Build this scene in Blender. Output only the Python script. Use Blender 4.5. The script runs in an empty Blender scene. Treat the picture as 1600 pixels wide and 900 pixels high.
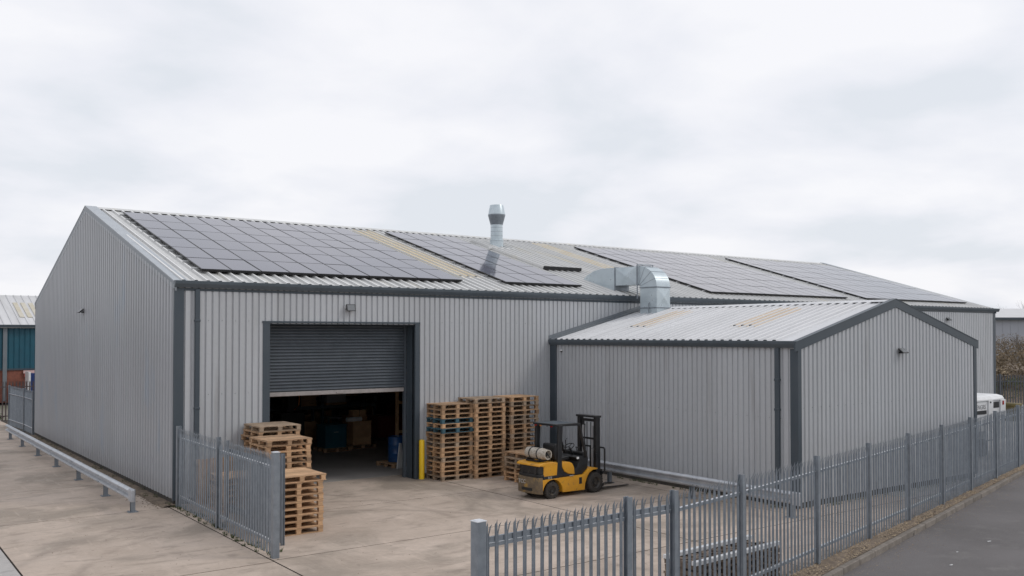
import bpy, bmesh, math, random
from mathutils import Vector, Matrix
random.seed(7)
R = math.radians
S = bpy.context.scene
COL = S.collection

# ------------------------------------------------------------------ camera
cd = bpy.data.cameras.new('camera'); cam = bpy.data.objects.new('camera', cd); COL.objects.link(cam)
cam.location = (-7.44, -25.40, 4.6)
cam.rotation_euler = (math.pi/2 + 0.02, 0, -0.6368)
cd.sensor_width = 36; cd.lens = 32.22; cd.shift_y = 0.0277; cd.clip_start = 0.1; cd.clip_end = 3000
S.camera = cam
S.view_settings.view_transform = 'Standard'; S.view_settings.look = 'None'
S.view_settings.exposure = 0.0; S.view_settings.gamma = 1.0
S.render.resolution_x = 1024; S.render.resolution_y = 576

# ------------------------------------------------------------------ sky and sun (overcast)
SUN_EL, SUN_ROT = R(42), R(128)
W = bpy.data.worlds.new("World"); S.world = W; W.use_nodes = True
nt = W.node_tree; nt.nodes.clear()
def N(t, typ, **kw):
    n = t.nodes.new(typ)
    for k, v in kw.items(): setattr(n, k, v)
    return n
out = N(nt, 'ShaderNodeOutputWorld'); bg = N(nt, 'ShaderNodeBackground'); bg.inputs[1].default_value = 0.1
sky = N(nt, 'ShaderNodeTexSky', sky_type='NISHITA', sun_disc=False, sun_elevation=SUN_EL, sun_rotation=SUN_ROT)
sky.air_density = 1.2; sky.dust_density = 2.0
tc = N(nt, 'ShaderNodeTexCoord'); sep = N(nt, 'ShaderNodeSeparateXYZ'); nt.links.new(tc.outputs['Generated'], sep.inputs[0])
# project the direction on a flat cloud layer so the clouds stretch towards the horizon
mz = N(nt, 'ShaderNodeMath', operation='MAXIMUM'); nt.links.new(sep.outputs[2], mz.inputs[0]); mz.inputs[1].default_value = 0.0
az = N(nt, 'ShaderNodeMath', operation='ADD'); nt.links.new(mz.outputs[0], az.inputs[0]); az.inputs[1].default_value = 0.22
dx = N(nt, 'ShaderNodeMath', operation='DIVIDE'); nt.links.new(sep.outputs[0], dx.inputs[0]); nt.links.new(az.outputs[0], dx.inputs[1])
dy = N(nt, 'ShaderNodeMath', operation='DIVIDE'); nt.links.new(sep.outputs[1], dy.inputs[0]); nt.links.new(az.outputs[0], dy.inputs[1])
cmb = N(nt, 'ShaderNodeCombineXYZ'); nt.links.new(dx.outputs[0], cmb.inputs[0]); nt.links.new(dy.outputs[0], cmb.inputs[1])
nz = N(nt, 'ShaderNodeTexNoise'); nz.inputs['Scale'].default_value = 1.5; nz.inputs['Detail'].default_value = 7; nz.inputs['Roughness'].default_value = 0.5
nz.inputs['Distortion'].default_value = 0.15
nt.links.new(cmb.outputs[0], nz.inputs['Vector'])
cr = N(nt, 'ShaderNodeValToRGB'); nt.links.new(nz.outputs[0], cr.inputs[0])
cr.color_ramp.elements[0].position = 0.38; cr.color_ramp.elements[0].color = (7.9, 8.25, 8.85, 1)
cr.color_ramp.elements[1].position = 0.60; cr.color_ramp.elements[1].color = (9.75, 9.75, 10.1, 1)
e = cr.color_ramp.elements.new(0.48); e.color = (8.85, 8.98, 9.55, 1)
mx = N(nt, 'ShaderNodeMix', data_type='RGBA'); mx.inputs[0].default_value = 0.94
nt.links.new(sky.outputs[0], mx.inputs[6]); nt.links.new(cr.outputs[0], mx.inputs[7])
nt.links.new(mx.outputs[2], bg.inputs[0]); nt.links.new(bg.outputs[0], out.inputs[0])
ld = bpy.data.lights.new('sun', 'SUN'); ld.energy = 0.9; ld.angle = R(14); ld.color = (1, 0.96, 0.9)
sun = bpy.data.objects.new('sun', ld); COL.objects.link(sun)
# sun stands to the right of the camera, veiled by cloud
sd = Vector((math.sin(SUN_ROT)*math.cos(SUN_EL), math.cos(SUN_ROT)*math.cos(SUN_EL), math.sin(SUN_EL)))
sun.rotation_euler = sd.to_track_quat('Z', 'Y').to_euler()

# ------------------------------------------------------------------ materials
def mat(name, col, rough=0.6, metal=0.0, col2=None, scale=2.0, lo=0.4, hi=0.65, stretch=(1, 1, 1), rnd=0.0,
        bump=0.0, bscale=60.0, detail=6, fine=0.0, fscale=40.0, rust=None, rlo=.62, rhi=.72, rscale=3.0, spec=0.5, rrough=0.0, coat=0.0):
    m = bpy.data.materials.new(name); m.use_nodes = True; t = m.node_tree; b = t.nodes['Principled BSDF']
    b.inputs['Roughness'].default_value = rough; b.inputs['Metallic'].default_value = metal
    b.inputs['Specular IOR Level'].default_value = spec; b.inputs['Coat Weight'].default_value = coat
    g = N(t, 'ShaderNodeNewGeometry'); mp = N(t, 'ShaderNodeMapping'); t.links.new(g.outputs['Position'], mp.inputs[0])
    mp.inputs['Scale'].default_value = stretch
    src = N(t, 'ShaderNodeRGB'); src.outputs[0].default_value = (*col, 1); cur = src.outputs[0]
    def noise(sc, vec, det=detail):
        n = N(t, 'ShaderNodeTexNoise'); n.inputs['Scale'].default_value = sc; n.inputs['Detail'].default_value = det
        n.inputs['Roughness'].default_value = 0.6; t.links.new(vec, n.inputs['Vector']); return n.outputs[0]
    def ramp(fac, a, bb):
        r = N(t, 'ShaderNodeMapRange'); r.inputs[1].default_value = a; r.inputs[2].default_value = bb; t.links.new(fac, r.inputs[0]); return r.outputs[0]
    def mix(fac, c1, c2, mode='MIX'):
        x = N(t, 'ShaderNodeMix', data_type='RGBA', blend_type=mode); t.links.new(fac, x.inputs[0]) if not isinstance(fac, float) else setattr(x.inputs[0], 'default_value', fac)
        t.links.new(c1, x.inputs[6])
        if isinstance(c2, tuple): x.inputs[7].default_value = (*c2, 1)
        else: t.links.new(c2, x.inputs[7])
        return x.outputs[2]
    if col2: cur = mix(ramp(noise(scale, mp.outputs[0]), lo, hi), cur, col2)
    if rust: cur = mix(ramp(noise(rscale, mp.outputs[0]), rlo, rhi), cur, rust)
    if fine:
        v = ramp(noise(fscale, g.outputs['Position'], 3), .25, .75); mr = N(t, 'ShaderNodeMapRange'); t.links.new(v, mr.inputs[0])
        mr.inputs[3].default_value = 1 - fine; mr.inputs[4].default_value = 1 + fine
        h = N(t, 'ShaderNodeHueSaturation'); t.links.new(mr.outputs[0], h.inputs['Value']); t.links.new(cur, h.inputs['Color']); cur = h.outputs[0]
    if rnd:
        oi = N(t, 'ShaderNodeObjectInfo'); mr = N(t, 'ShaderNodeMapRange'); t.links.new(oi.outputs['Random'], mr.inputs[0])
        mr.inputs[3].default_value = 1 - rnd; mr.inputs[4].default_value = 1 + rnd
        h = N(t, 'ShaderNodeHueSaturation'); t.links.new(mr.outputs[0], h.inputs['Value']); t.links.new(cur, h.inputs['Color']); cur = h.outputs[0]
    t.links.new(cur, b.inputs['Base Color'])
    if rrough: 
        r = ramp(noise(5, g.outputs['Position']), .3, .7); mr = N(t, 'ShaderNodeMapRange'); t.links.new(r, mr.inputs[0])
        mr.inputs[3].default_value = rough - rrough; mr.inputs[4].default_value = rough + rrough; t.links.new(mr.outputs[0], b.inputs['Roughness'])
    if bump:
        bp = N(t, 'ShaderNodeBump'); bp.inputs['Strength'].default_value = bump; bp.inputs['Distance'].default_value = 0.02
        t.links.new(noise(bscale, g.outputs['Position'], 4), bp.inputs['Height']); t.links.new(bp.outputs[0], b.inputs['Normal'])
    m['b'] = 1
    return m

M = {}
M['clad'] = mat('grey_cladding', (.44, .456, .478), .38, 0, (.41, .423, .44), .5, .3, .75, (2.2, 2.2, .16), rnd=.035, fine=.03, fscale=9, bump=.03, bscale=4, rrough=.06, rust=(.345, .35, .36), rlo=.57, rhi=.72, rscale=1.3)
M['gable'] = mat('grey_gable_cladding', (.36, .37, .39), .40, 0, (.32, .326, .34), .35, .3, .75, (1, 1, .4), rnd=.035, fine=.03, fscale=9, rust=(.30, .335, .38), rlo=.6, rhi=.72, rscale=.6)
M['trim'] = mat('slate_trim', (.046, .062, .078), .42, 0, (.058, .073, .088), 1.2, .3, .7, fine=.04, fscale=20)
M['gutter'] = mat('gutter_steel', (.085, .105, .125), .38, 0, (.07, .088, .103), 2, .3, .7, fine=.05, fscale=12)
M['verge'] = mat('verge_steel', (.20, .22, .24), .42, 0.2, (.17, .19, .21), 2, .3, .7)
M['roof'] = mat('weathered_roof_sheet', (.60, .60, .59), .5, 0, (.49, .495, .49), 1.1, .35, .7, (3, .25, .25), rnd=.035, fine=.06, fscale=14, rust=(.62, .585, .49), rlo=.58, rhi=.72, rscale=.8)
M['aroof'] = mat('pale_roof_sheet', (.63, .635, .65), .42, 0, (.53, .535, .55), 1.1, .35, .7, (.25, 3, .25), rnd=.03, fine=.05, fscale=14)
M['grp'] = mat('aged_rooflight', (.62, .49, .27), .5, 0, (.66, .61, .50), 2.2, .46, .64, (5, .5, .5), fine=.08, fscale=25)
M['agrp'] = mat('aged_rooflight_annex', (.55, .38, .20), .5, 0, (.64, .57, .46), 2.2, .50, .72, (.5, 5, .5), fine=.08, fscale=25)
M['galv'] = mat('galvanised_steel', (.26, .29, .325), .38, .35, (.205, .23, .26), 6, .35, .65, fine=.07, fscale=70, rnd=.06, rrough=.1)
M['galvb'] = mat('galvanised_barrier', (.46, .48, .51), .36, .3, (.36, .38, .41), 4, .35, .65, (1, 1, 1), fine=.06, fscale=50, rust=(.3, .29, .28), rlo=.66, rhi=.74)
M['duct'] = mat('galvanised_duct', (.56, .63, .67), .33, .35, (.46, .53, .57), 2.5, .3, .7, fine=.05, fscale=60, rrough=.08)
M['ribc'] = mat('lightened_rib_crest', (.76, .76, .755), .45, 0, (.68, .68, .67), 2, fine=.04)  # rib crests painted lighter to strengthen the light and shade of the ribs
M['dullglass'] = mat('dull_rooflight', (.50, .455, .35), .6, 0, (.56, .53, .46), 1.5)
M['flash'] = mat('white_flashing', (.68, .69, .69), .5, 0, (.55, .55, .54), 3)
M['dark'] = mat('dark_gap', (.02, .021, .023), .8)
M['joint'] = mat('joint_filler', (.06, .05, .04), .95)
M['plinth'] = mat('dark_plinth', (.045, .042, .04), .85, 0, (.08, .07, .055), 3, .4, .7)
M['liner'] = mat('inner_liner', (.30, .29, .28), .8, 0, (.22, .21, .20), 1)
M['panel'] = mat('solar_glass', (.067, .064, .095), .09, 0, (.079, .075, .108), .5, .3, .7, rnd=.08, spec=.8, coat=.0)
M['pframe'] = mat('panel_frame', (.012, .012, .014), .35)
M['alu'] = mat('aluminium', (.55, .56, .57), .35, .7)
M['wood'] = mat('pallet_wood', (.56, .355, .20), .8, 0, (.38, .23, .13), 5, .35, .7, (1, 1, 6), rnd=.22, fine=.10, fscale=35, bump=.15, bscale=80)
M['woodo'] = mat('weathered_pallet_wood', (.43, .27, .155), .85, 0, (.26, .17, .105), 5, .35, .7, (1, 1, 6), rnd=.3, fine=.12, fscale=35, bump=.15, bscale=80)
M['woodb'] = mat('blue_painted_wood', (.035, .095, .125), .7, 0, (.06, .12, .15), 8, .4, .7, rnd=.15, fine=.08)
M['yellow'] = mat('bollard_yellow', (.86, .56, .015), .4, 0, (.76, .47, .02), 5, .4, .75, fine=.05, rust=(.3, .2, .06), rlo=.7, rhi=.78)
M['fl_y'] = mat('forklift_yellow', (.66, .32, .02), .38, 0, (.56, .26, .025), 4, .4, .75, fine=.06, fscale=30, rust=(.14, .095, .06), rlo=.59, rhi=.72, rscale=6, coat=.1)
M['fl_cw'] = mat('muddy_counterweight', (.19, .135, .075), .75, 0, (.11, .085, .06), 7, .35, .65, fine=.16, fscale=60, rust=(.42, .25, .06), rlo=.6, rhi=.72, rscale=3, bump=.3, bscale=60)
M['fl_k'] = mat('forklift_black', (.013, .014, .016), .38, 0, (.022, .022, .023), 4, fine=.05)
M['tyre'] = mat('tyre_rubber', (.030, .027, .025), .85, 0, (.055, .046, .038), 9, .4, .7, bump=.2, bscale=50)
M['rim'] = mat('rim_metal', (.035, .033, .032), .5, .2, (.075, .06, .045), 12, .45, .65)
M['top_highlight'] = mat('highlight_zinc', (.72, .74, .77), .35, .2, (.60, .62, .65), 8)  # highlight on rail tops and post caps, put into the colour
M['vflash'] = mat('pale_flashing', (.40, .43, .46), .45, 0, (.35, .38, .41), 2, fine=.05)
M['gas'] = mat('gas_bottle', (.46, .42, .36), .6, 0, (.30, .26, .21), 22, .45, .6, fine=.15, fscale=80)
M['white'] = mat('white_paint', (.72, .73, .74), .4, 0, (.62, .62, .62), 3)
M['shut'] = mat('shutter_slate', (.085, .10, .118), .38, .1, (.07, .085, .10), 3, fine=.04, rnd=.03)
M['bar'] = mat('shutter_bar', (.36, .33, .32), .5, .2, (.29, .27, .255), 8)
M['floor'] = mat('hall_floor', (.38, .355, .335), .55, 0, (.31, .29, .27), .7, fine=.05)
M['soil'] = mat('brown_soil', (.13, .10, .075), .95, 0, (.22, .17, .125), 6, .4, .65, fine=.2, fscale=60, bump=.6, bscale=50)
M['gravel'] = mat('gravel_stone', (.34, .27, .20), .9, 0, (.20, .155, .11), 7, .35, .65, rnd=0, fine=.3, fscale=30)
M['kerb'] = mat('kerb_concrete', (.21, .185, .16), .85, 0, (.15, .13, .11), 4, .4, .65, rnd=.12, fine=.12, fscale=50, bump=.3)
M['asph'] = mat('road_asphalt', (.138, .128, .128), .8, 0, (.108, .100, .099), .45, .38, .60, (1, 1, 1), fine=.28, fscale=60, rust=(.155, .145, .142), rlo=.52, rhi=.72, rscale=1.8, bump=.25, bscale=120)
M['land'] = mat('rough_ground', (.20, .18, .15), .95, 0, (.13, .14, .09), .15, .4, .65, fine=.15, fscale=8)
M['teal'] = mat('teal_cladding', (.010, .085, .125), .5, 0, (.012, .07, .105), 2)
M['brick'] = mat('red_brickwork', (.25, .09, .06), .85, 0, (.19, .07, .05), 5, fine=.12, fscale=15)
M['broof'] = mat('far_roof_sheet', (.60, .60, .61), .6, 0, (.5, .5, .5), .6, .4, .7, (3, .4, .4), fine=.05)
M['paleb'] = mat('far_pale_cladding', (.37, .38, .42), .6)
M['bluep'] = mat('dark_blue_paint', (.012, .035, .15), .5)
M['redp'] = mat('sign_red', (.45, .12, .10), .5)
M['pinkp'] = mat('sign_pale_red', (.65, .45, .43), .5)
M['brownf'] = mat('dull_brown_steel', (.11, .085, .085), .6, .2, (.08, .06, .06), 4)
M['darkf'] = mat('dark_grey_steel', (.10, .11, .125), .5, .2)
M['scrub'] = mat('scrub_leaf', (.115, .085, .05), .9, 0, (.19, .14, .085), .5, .4, .65, fine=.4, fscale=3)
M['straw'] = mat('pale_reed', (.42, .33, .22), .9, 0, (.28, .22, .15), 1.5)
M['green'] = mat('green_leaf', (.05, .075, .028), .9, 0, (.085, .105, .045), .7, .4, .65, fine=.3, fscale=3)
M['bark'] = mat('grey_bark', (.13, .115, .10), .9)
M['drum'] = mat('drum_blue', (.015, .085, .26), .4, 0, (.02, .055, .15), 5)
M['crate'] = mat('crate_timber', (.50, .32, .18), .8, 0, (.40, .25, .13), 5, rnd=.1)
M['orange'] = mat('orange_paint', (.48, .17, .03), .5)
M['maroon'] = mat('maroon_paint', (.13, .025, .02), .6)
M['lens'] = mat('lamp_glass', (.17, .18, .19), .2, .1)
M['redl'] = mat('red_lens', (.30, .015, .015), .25)
M['olive'] = mat('olive_yellow_bin', (.15, .115, .03), .6, 0, (.10, .08, .03), 4)
M['woodd'] = mat('dark_old_timber', (.20, .155, .12), .85, 0, (.12, .09, .07), 5, rnd=.3, fine=.12)
M['woodg'] = mat('greyed_pallet_wood', (.38, .285, .20), .85, 0, (.26, .19, .135), 5, .35, .7, (1, 1, 6), rnd=.25, fine=.12, fscale=35, bump=.15, bscale=80)
M['wtext'] = mat('pale_lettering', (.55, .53, .50), .6)
M['gtext'] = mat('grey_lettering', (.33, .33, .34), .6)

def yard_mat(name, c1, c2, c3):
    m = bpy.data.materials.new(name); m.use_nodes = True; t = m.node_tree; b = t.nodes['Principled BSDF']; L = t.links.new
    g = N(t, 'ShaderNodeNewGeometry'); P = g.outputs['Position']
    def noise(sc, stretch=None, det=7, rot=0, dist=0, ro=.6):
        n = N(t, 'ShaderNodeTexNoise'); n.inputs['Scale'].default_value = sc; n.inputs['Detail'].default_value = det; n.inputs['Roughness'].default_value = ro
        n.inputs['Distortion'].default_value = dist
        mp = N(t, 'ShaderNodeMapping'); mp.inputs['Scale'].default_value = stretch or (1, 1, 1); mp.inputs['Rotation'].default_value = (0, 0, rot)
        L(P, mp.inputs[0]); L(mp.outputs[0], n.inputs['Vector']); return n.outputs[0]
    def rmp(f, a, bb, o1=0, o2=1):
        r = N(t, 'ShaderNodeMapRange'); r.inputs[1].default_value = a; r.inputs[2].default_value = bb; r.inputs[3].default_value = o1; r.inputs[4].default_value = o2; L(f, r.inputs[0]); return r.outputs[0]
    def mth(op, a, bb=None):
        n = N(t, 'ShaderNodeMath', operation=op)
        for i, v in enumerate((a, bb)):
            if v is None: continue
            if isinstance(v, (int, float)): n.inputs[i].default_value = v
            else: L(v, n.inputs[i])
        return n.outputs[0]
    def mix(f, a, c):
        x = N(t, 'ShaderNodeMix', data_type='RGBA'); L(f, x.inputs[0])
        if isinstance(a, tuple): x.inputs[6].default_value = (*a, 1)
        else: L(a, x.inputs[6])
        x.inputs[7].default_value = (*c, 1); return x.outputs[2]
    cur = mix(rmp(noise(.45, det=9, ro=.68), .38, .62), c1, c2)
    cur = mix(mth('MULTIPLY', rmp(noise(.22, (1, 1.25, 1), dist=.9), .49, .60), .72), cur, c3)                # damp dirty patches
    cur = mix(mth('MULTIPLY', rmp(noise(1.4, (.7, 1.9, 1), rot=.7, dist=.7), .54, .66), .50), cur, tuple(v*.60 for v in c2))   # drag marks
    cur = mix(mth('MULTIPLY', rmp(noise(1.7, (3, .4, 1), rot=-.2), .58, .74), .4), cur, tuple(min(1, v*1.22) for v in c1))       # pale scuffs
    # tyre arcs swept through the doorway
    sp = N(t, 'ShaderNodeSeparateXYZ'); L(P, sp.inputs[0])
    tyre = None
    for cx, cy, rr, w in ((1.2, -8.2, 5.2, .11), (1.2, -8.2, 6.55, .11), (12.2, -9.5, 6.2, .10), (12.2, -9.5, 7.4, .10), (-2.0, -5.0, 7.2, .10), (14, -1.5, 6.3, .09), (3.5, -14.6, 4.4, .1), (3.5, -14.6, 5.6, .1)):
        d = mth('SQRT', mth('ADD', mth('POWER', mth('SUBTRACT', sp.outputs[0], cx), 2), mth('POWER', mth('SUBTRACT', sp.outputs[1], cy), 2)))
        band = rmp(mth('ABSOLUTE', mth('SUBTRACT', d, rr)), w*1.8, w*.2)
        tyre = band if tyre is None else mth('MAXIMUM', tyre, band)
    cur = mix(mth('MULTIPLY', mth('MULTIPLY', tyre, rmp(noise(.7), .40, .60)), .42), cur, tuple(v*.5 for v in c2))
    cur = mix(mth('MULTIPLY', rmp(noise(4.5, det=4), .645, .71), .6), cur, tuple(v*.45 for v in c2))          # oil spots
    v = rmp(noise(75, det=3), .25, .75, .88, 1.12); h = N(t, 'ShaderNodeHueSaturation'); L(v, h.inputs['Value']); L(cur, h.inputs['Color']); cur = h.outputs[0]
    v = rmp(noise(9, det=5), .25, .75, .93, 1.07); h = N(t, 'ShaderNodeHueSaturation'); L(v, h.inputs['Value']); L(cur, h.inputs['Color']); cur = h.outputs[0]
    oi = N(t, 'ShaderNodeObjectInfo'); h = N(t, 'ShaderNodeHueSaturation'); L(rmp(oi.outputs['Random'], 0, 1, .95, 1.05), h.inputs['Value']); L(cur, h.inputs['Color']); cur = h.outputs[0]
    L(cur, b.inputs['Base Color']); L(rmp(noise(1.2), .3, .7, .62, .85), b.inputs['Roughness'])
    bp = N(t, 'ShaderNodeBump'); bp.inputs['Strength'].default_value = .25; bp.inputs['Distance'].default_value = .01; L(noise(60), bp.inputs['Height']); L(bp.outputs[0], b.inputs['Normal'])
    return m
M['yard'] = yard_mat('yard_concrete', (.515, .425, .355), (.405, .33, .27), (.25, .21, .17))
M['yardg'] = yard_mat('grey_yard_concrete', (.46, .44, .42), (.39, .37, .355), (.28, .265, .25))

# ------------------------------------------------------------------ helpers
class MB:
    def __init__(s): s.v = []; s.f = []; s.m = []
    def add(s, vs, fs, mi=0):
        o = len(s.v); s.v += [tuple(v) for v in vs]; s.f += [[i + o for i in f] for f in fs]; s.m += [mi]*len(fs)
    def box(s, x0, x1, y0, y1, z0, z1, mi=0):
        s.add([(x0,y0,z0),(x1,y0,z0),(x1,y1,z0),(x0,y1,z0),(x0,y0,z1),(x1,y0,z1),(x1,y1,z1),(x0,y1,z1)],
              [(3,2,1,0),(4,5,6,7),(0,1,5,4),(1,2,6,5),(2,3,7,6),(3,0,4,7)], mi)
    def prism(s, prof, y0, y1, ax='y', mi=0):      # profile (a,b) extruded along an axis; y: a=x b=z ; x: a=y b=z ; z: a=x b=y
        n = len(prof)
        def P(a, b, c): return (a, c, b) if ax == 'y' else ((c, a, b) if ax == 'x' else (a, b, c))
        vs = [P(a, b, y0) for a, b in prof] + [P(a, b, y1) for a, b in prof]
        s.add(vs, [tuple(range(n))[::-1], tuple(range(n, 2*n))] + [(i, (i+1) % n, n+(i+1) % n, n+i) for i in range(n)], mi)
    def tube(s, pts, r, n=8, cap=True, mi=0):
        pts = [Vector(p) for p in pts]; rs = r if isinstance(r, (list, tuple)) else [r]*len(pts); rings = []
        for i, p in enumerate(pts):
            d = (pts[min(i+1, len(pts)-1)] - pts[max(i-1, 0)]).normalized()
            a = d.cross(Vector((0, 0, 1)) if abs(d.z) < .9 else Vector((1, 0, 0))).normalized(); b = d.cross(a)
            rings.append([p + (a*math.cos(2*math.pi*k/n) + b*math.sin(2*math.pi*k/n))*rs[i] for k in range(n)])
        vs = [v for ring in rings for v in ring]
        fs = [(i*n+k, i*n+(k+1) % n, (i+1)*n+(k+1) % n, (i+1)*n+k) for i in range(len(pts)-1) for k in range(n)]
        if cap: fs += [tuple(range(n))[::-1], tuple((len(pts)-1)*n+k for k in range(n))]
        s.add(vs, fs, mi)
    def lathe(s, prof, n=20, axis='z', mi=0, c=(0, 0, 0), cap=True):   # prof (r, h)
        vs = []
        for r, h in prof:
            for k in range(n):
                a = 2*math.pi*k/n; u, v = r*math.cos(a), r*math.sin(a)
                q = (u, v, h) if axis == 'z' else ((u, h, v) if axis == 'y' else (h, u, v))
                vs.append((q[0]+c[0], q[1]+c[1], q[2]+c[2]))
        m = len(prof)
        fs = [(i*n+k, i*n+(k+1) % n, (i+1)*n+(k+1) % n, (i+1)*n+k) for i in range(m-1) for k in range(n)]
        if cap: fs += [tuple(range(n))[::-1], tuple((m-1)*n+k for k in range(n))]
        s.add(vs, fs, mi)
    def mesh(s, name, mats, bevel=0, smooth=False, seg=1):
        me = bpy.data.meshes.new(name); me.from_pydata(s.v, [], s.f)
        for x in (mats if isinstance(mats, (list, tuple)) else [mats]): me.materials.append(M[x] if isinstance(x, str) else x)
        me.polygons.foreach_set('material_index', s.m)
        bm = bmesh.new(); bm.from_mesh(me); bmesh.ops.recalc_face_normals(bm, faces=bm.faces)
        if bevel: 
            ed = [e for e in bm.edges if len(e.link_faces) == 2 and e.calc_face_angle(0) > .35]
            bmesh.ops.bevel(bm, geom=ed, offset=bevel, segments=seg, affect='EDGES', profile=.6)
        if smooth:
            for f in bm.faces: f.smooth = True
            for e_ in bm.edges:
                if len(e_.link_faces) == 2 and e_.calc_face_angle(0) > .6: e_.smooth = False
        bm.to_mesh(me); bm.free(); return me
    def build(s, name, mats, parent=None, loc=(0, 0, 0), rot=(0, 0, 0), **kw):
        return link(name, s.mesh(name, mats, **kw), parent, loc, rot)
def link(name, me, parent=None, loc=(0, 0, 0), rot=(0, 0, 0)):
    o = bpy.data.objects.new(name, me); COL.objects.link(o); o.parent = parent; o.location = loc; o.rotation_euler = rot; return o
def tag(o, label, cat, group=None):
    o['label'] = label; o['category'] = cat
    if group: o['group'] = group
    return o
def thing(name, label, cat, loc=(0, 0, 0), rz=0, group=None):
    o = bpy.data.objects.new(name, None); o.empty_display_size = .2; COL.objects.link(o); o.location = loc; o.rotation_euler = (0, 0, rz); return tag(o, label, cat, group)
def struct(o): o['kind'] = 'structure'; return o
def stuff(o): o['kind'] = 'stuff'; return o
def copy_tree(o, parent=None, swap=None):
    c = o.copy(); COL.objects.link(c); c.parent = parent
    for ch in list(o.children): copy_tree(ch, c)
    return c
def text_mesh(s, size, m, depth=.002):
    cu = bpy.data.curves.new('t', 'FONT'); cu.body = s; cu.size = size; cu.extrude = depth; cu.align_x = 'CENTER'; cu.align_y = 'CENTER'
    o = bpy.data.objects.new('t', cu); COL.objects.link(o); dg = bpy.context.evaluated_depsgraph_get(); dg.update()
    me = bpy.data.meshes.new_from_object(o.evaluated_get(dg)); bpy.data.objects.remove(o); me.materials.clear(); me.materials.append(M[m]); return me

# ------------------------------------------------------------------ ground, road, yard
def sheet_poly(name, pts, z, m, th=None, parent=None):
    b = MB(); b.prism(pts, z - (th or .01), z, 'z'); return b.build(name, m, parent)
FS = .2237
def fence_y(x): return -15.30 + FS*(x - 3.2)
def kerb_y(x): return -16.02 + .2437*(x - 3.2)
struct(sheet_poly('ground', [(-900, -900), (1200, -900), (1200, 1500), (-900, 1500)], -.16, 'land'))
struct(sheet_poly('road', [(-60, kerb_y(-60)), (-60, kerb_y(-60)-14), (140, kerb_y(140)-14), (140, kerb_y(140))], -.115, 'asph'))
yard = struct(sheet_poly('yard', [(-45, kerb_y(-45)+.2), (60, kerb_y(60)+.2), (60, 31), (-45, 31)], -.028, 'joint'))
def clip(poly, f):     # keep f(p) >= 0
    o = []
    for i in range(len(poly)):
        a, b = poly[i], poly[(i+1) % len(poly)]; fa, fb = f(a), f(b)
        if fa >= 0: o.append(a)
        if fa*fb < 0:
            t = fa/(fa-fb); o.append((a[0]+(b[0]-a[0])*t, a[1]+(b[1]-a[1])*t))
    return o
def slab(x0, x1, y0, y1, m, bound, z=0):
    g = .018
    p = [(x0+g, y0+g), (x1-g, y0+g), (x1-g, y1-g), (x0+g, y1-g)]
    p = clip(p, lambda q: q[1] - bound(q[0]))
    if len(p) < 3: return
    b = MB(); b.prism(p, -.026, z, 'z'); o = b.build('concrete_slab', [m, 'joint'], yard, bevel=.004)
    for f in o.data.polygons:
        if abs(f.normal.z) < .35: f.material_index = 1
xs = [-45, -28, -20, -12, -4.5, -.2]; ys = [-27, -20, -14, -7.5, -.3, 4.8, 10, 15.2, 20.5, 25.5, 31]
for i in range(len(xs)-1):
    for j in range(len(ys)-1): slab(xs[i], xs[i+1], ys[j], ys[j+1], 'yardg' if i < 4 else 'yard', lambda x: kerb_y(x)+.32)
xs = [-.2, 8.05, 12.35, 17, 22, 27, 32, 38, 45.2, 52, 60]; ys = [-16, -11.3, -7.4, -3.05, 1.1]
for i in range(len(xs)-1):
    for j in range(len(ys)-1):
        slab(xs[i], xs[i+1], ys[j], ys[j+1], 'yard' if i < 3 else 'yardg', lambda x: fence_y(max(x, 3.2) if x > -.19 else x)-(.05 if x > 3.3 else .4))
for y0, y1 in ((1.1, 11), (11, 21), (21, 31)): slab(45.2, 60, y0, y1, 'yardg', lambda x: -99)
struct(sheet_poly('hall_floor', [(.1, 1.12), (45.1, 1.12), (45.1, 21.2), (.1, 21.2)], .001, 'floor', .02))
# verge between fence and kerb
b = MB(); nseg = 120
prev = None
for i in range(nseg+1):
    x = -.6 + i*(62+.6)/nseg; yk = kerb_y(x)+.15; yf = fence_y(max(x, 3.2)) + .02 if x > 3.2 else -15.35
    row = [(x, yk+(yf-yk)*k/4, -.005 + random.uniform(-.012, .03)*(0 if k in (0,) else 1)) for k in range(5)]
    if prev: 
        for k in range(4): b.add([prev[k], row[k], row[k+1], prev[k+1]], [(0, 1, 2, 3)])
    prev = row
verge = struct(b.build('verge', 'soil', smooth=True))
# soil strip along the gable wall
b = MB(); prev = None
for i in range(120):
    y = -.25 + i*21.6/119; w = .40 + .03*math.sin(i*.4) + random.uniform(-.03, .03)
    row = [(.0, y, .03), (-w*.4, y, .035+random.uniform(-.01, .02)), (-w*.8, y, .02+random.uniform(0, .01)), (-w, y, .002)]
    if prev:
        for k in range(3): b.add([prev[k], row[k], row[k+1], prev[k+1]], [(0, 1, 2, 3)])
    prev = row
struct(b.build('soil_strip', 'soil', smooth=True))
def pebbles(name, n, pos, smin, smax, m):
    b = MB()
    for _ in range(n):
        x, y, z = pos(); s_ = random.uniform(smin, smax); a = random.uniform(0, 6.28)
        vs = []
        for k in range(5):
            t_ = a + k*1.257; r_ = s_*random.uniform(.7, 1.2); vs.append((x+r_*math.cos(t_), y+r_*math.sin(t_), z))
        vs.append((x+random.uniform(-.3, .3)*s_, y, z+s_*random.uniform(.3, .9)))
        b.add(vs, [(k, (k+1) % 5, 5) for k in range(5)])
    return stuff(b.build(name, m))
def vpos():
    x = random.uniform(2, 32); yk = kerb_y(x)+.16; yf = fence_y(max(x, 3.2)); return x, random.uniform(yk, yf+.25*random.random()), .005
tag(pebbles('gravel', 9000, vpos, .006, .026, 'gravel'), 'brown gravel and dead leaf litter between the steel fence and the kerb', 'gravel')
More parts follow.
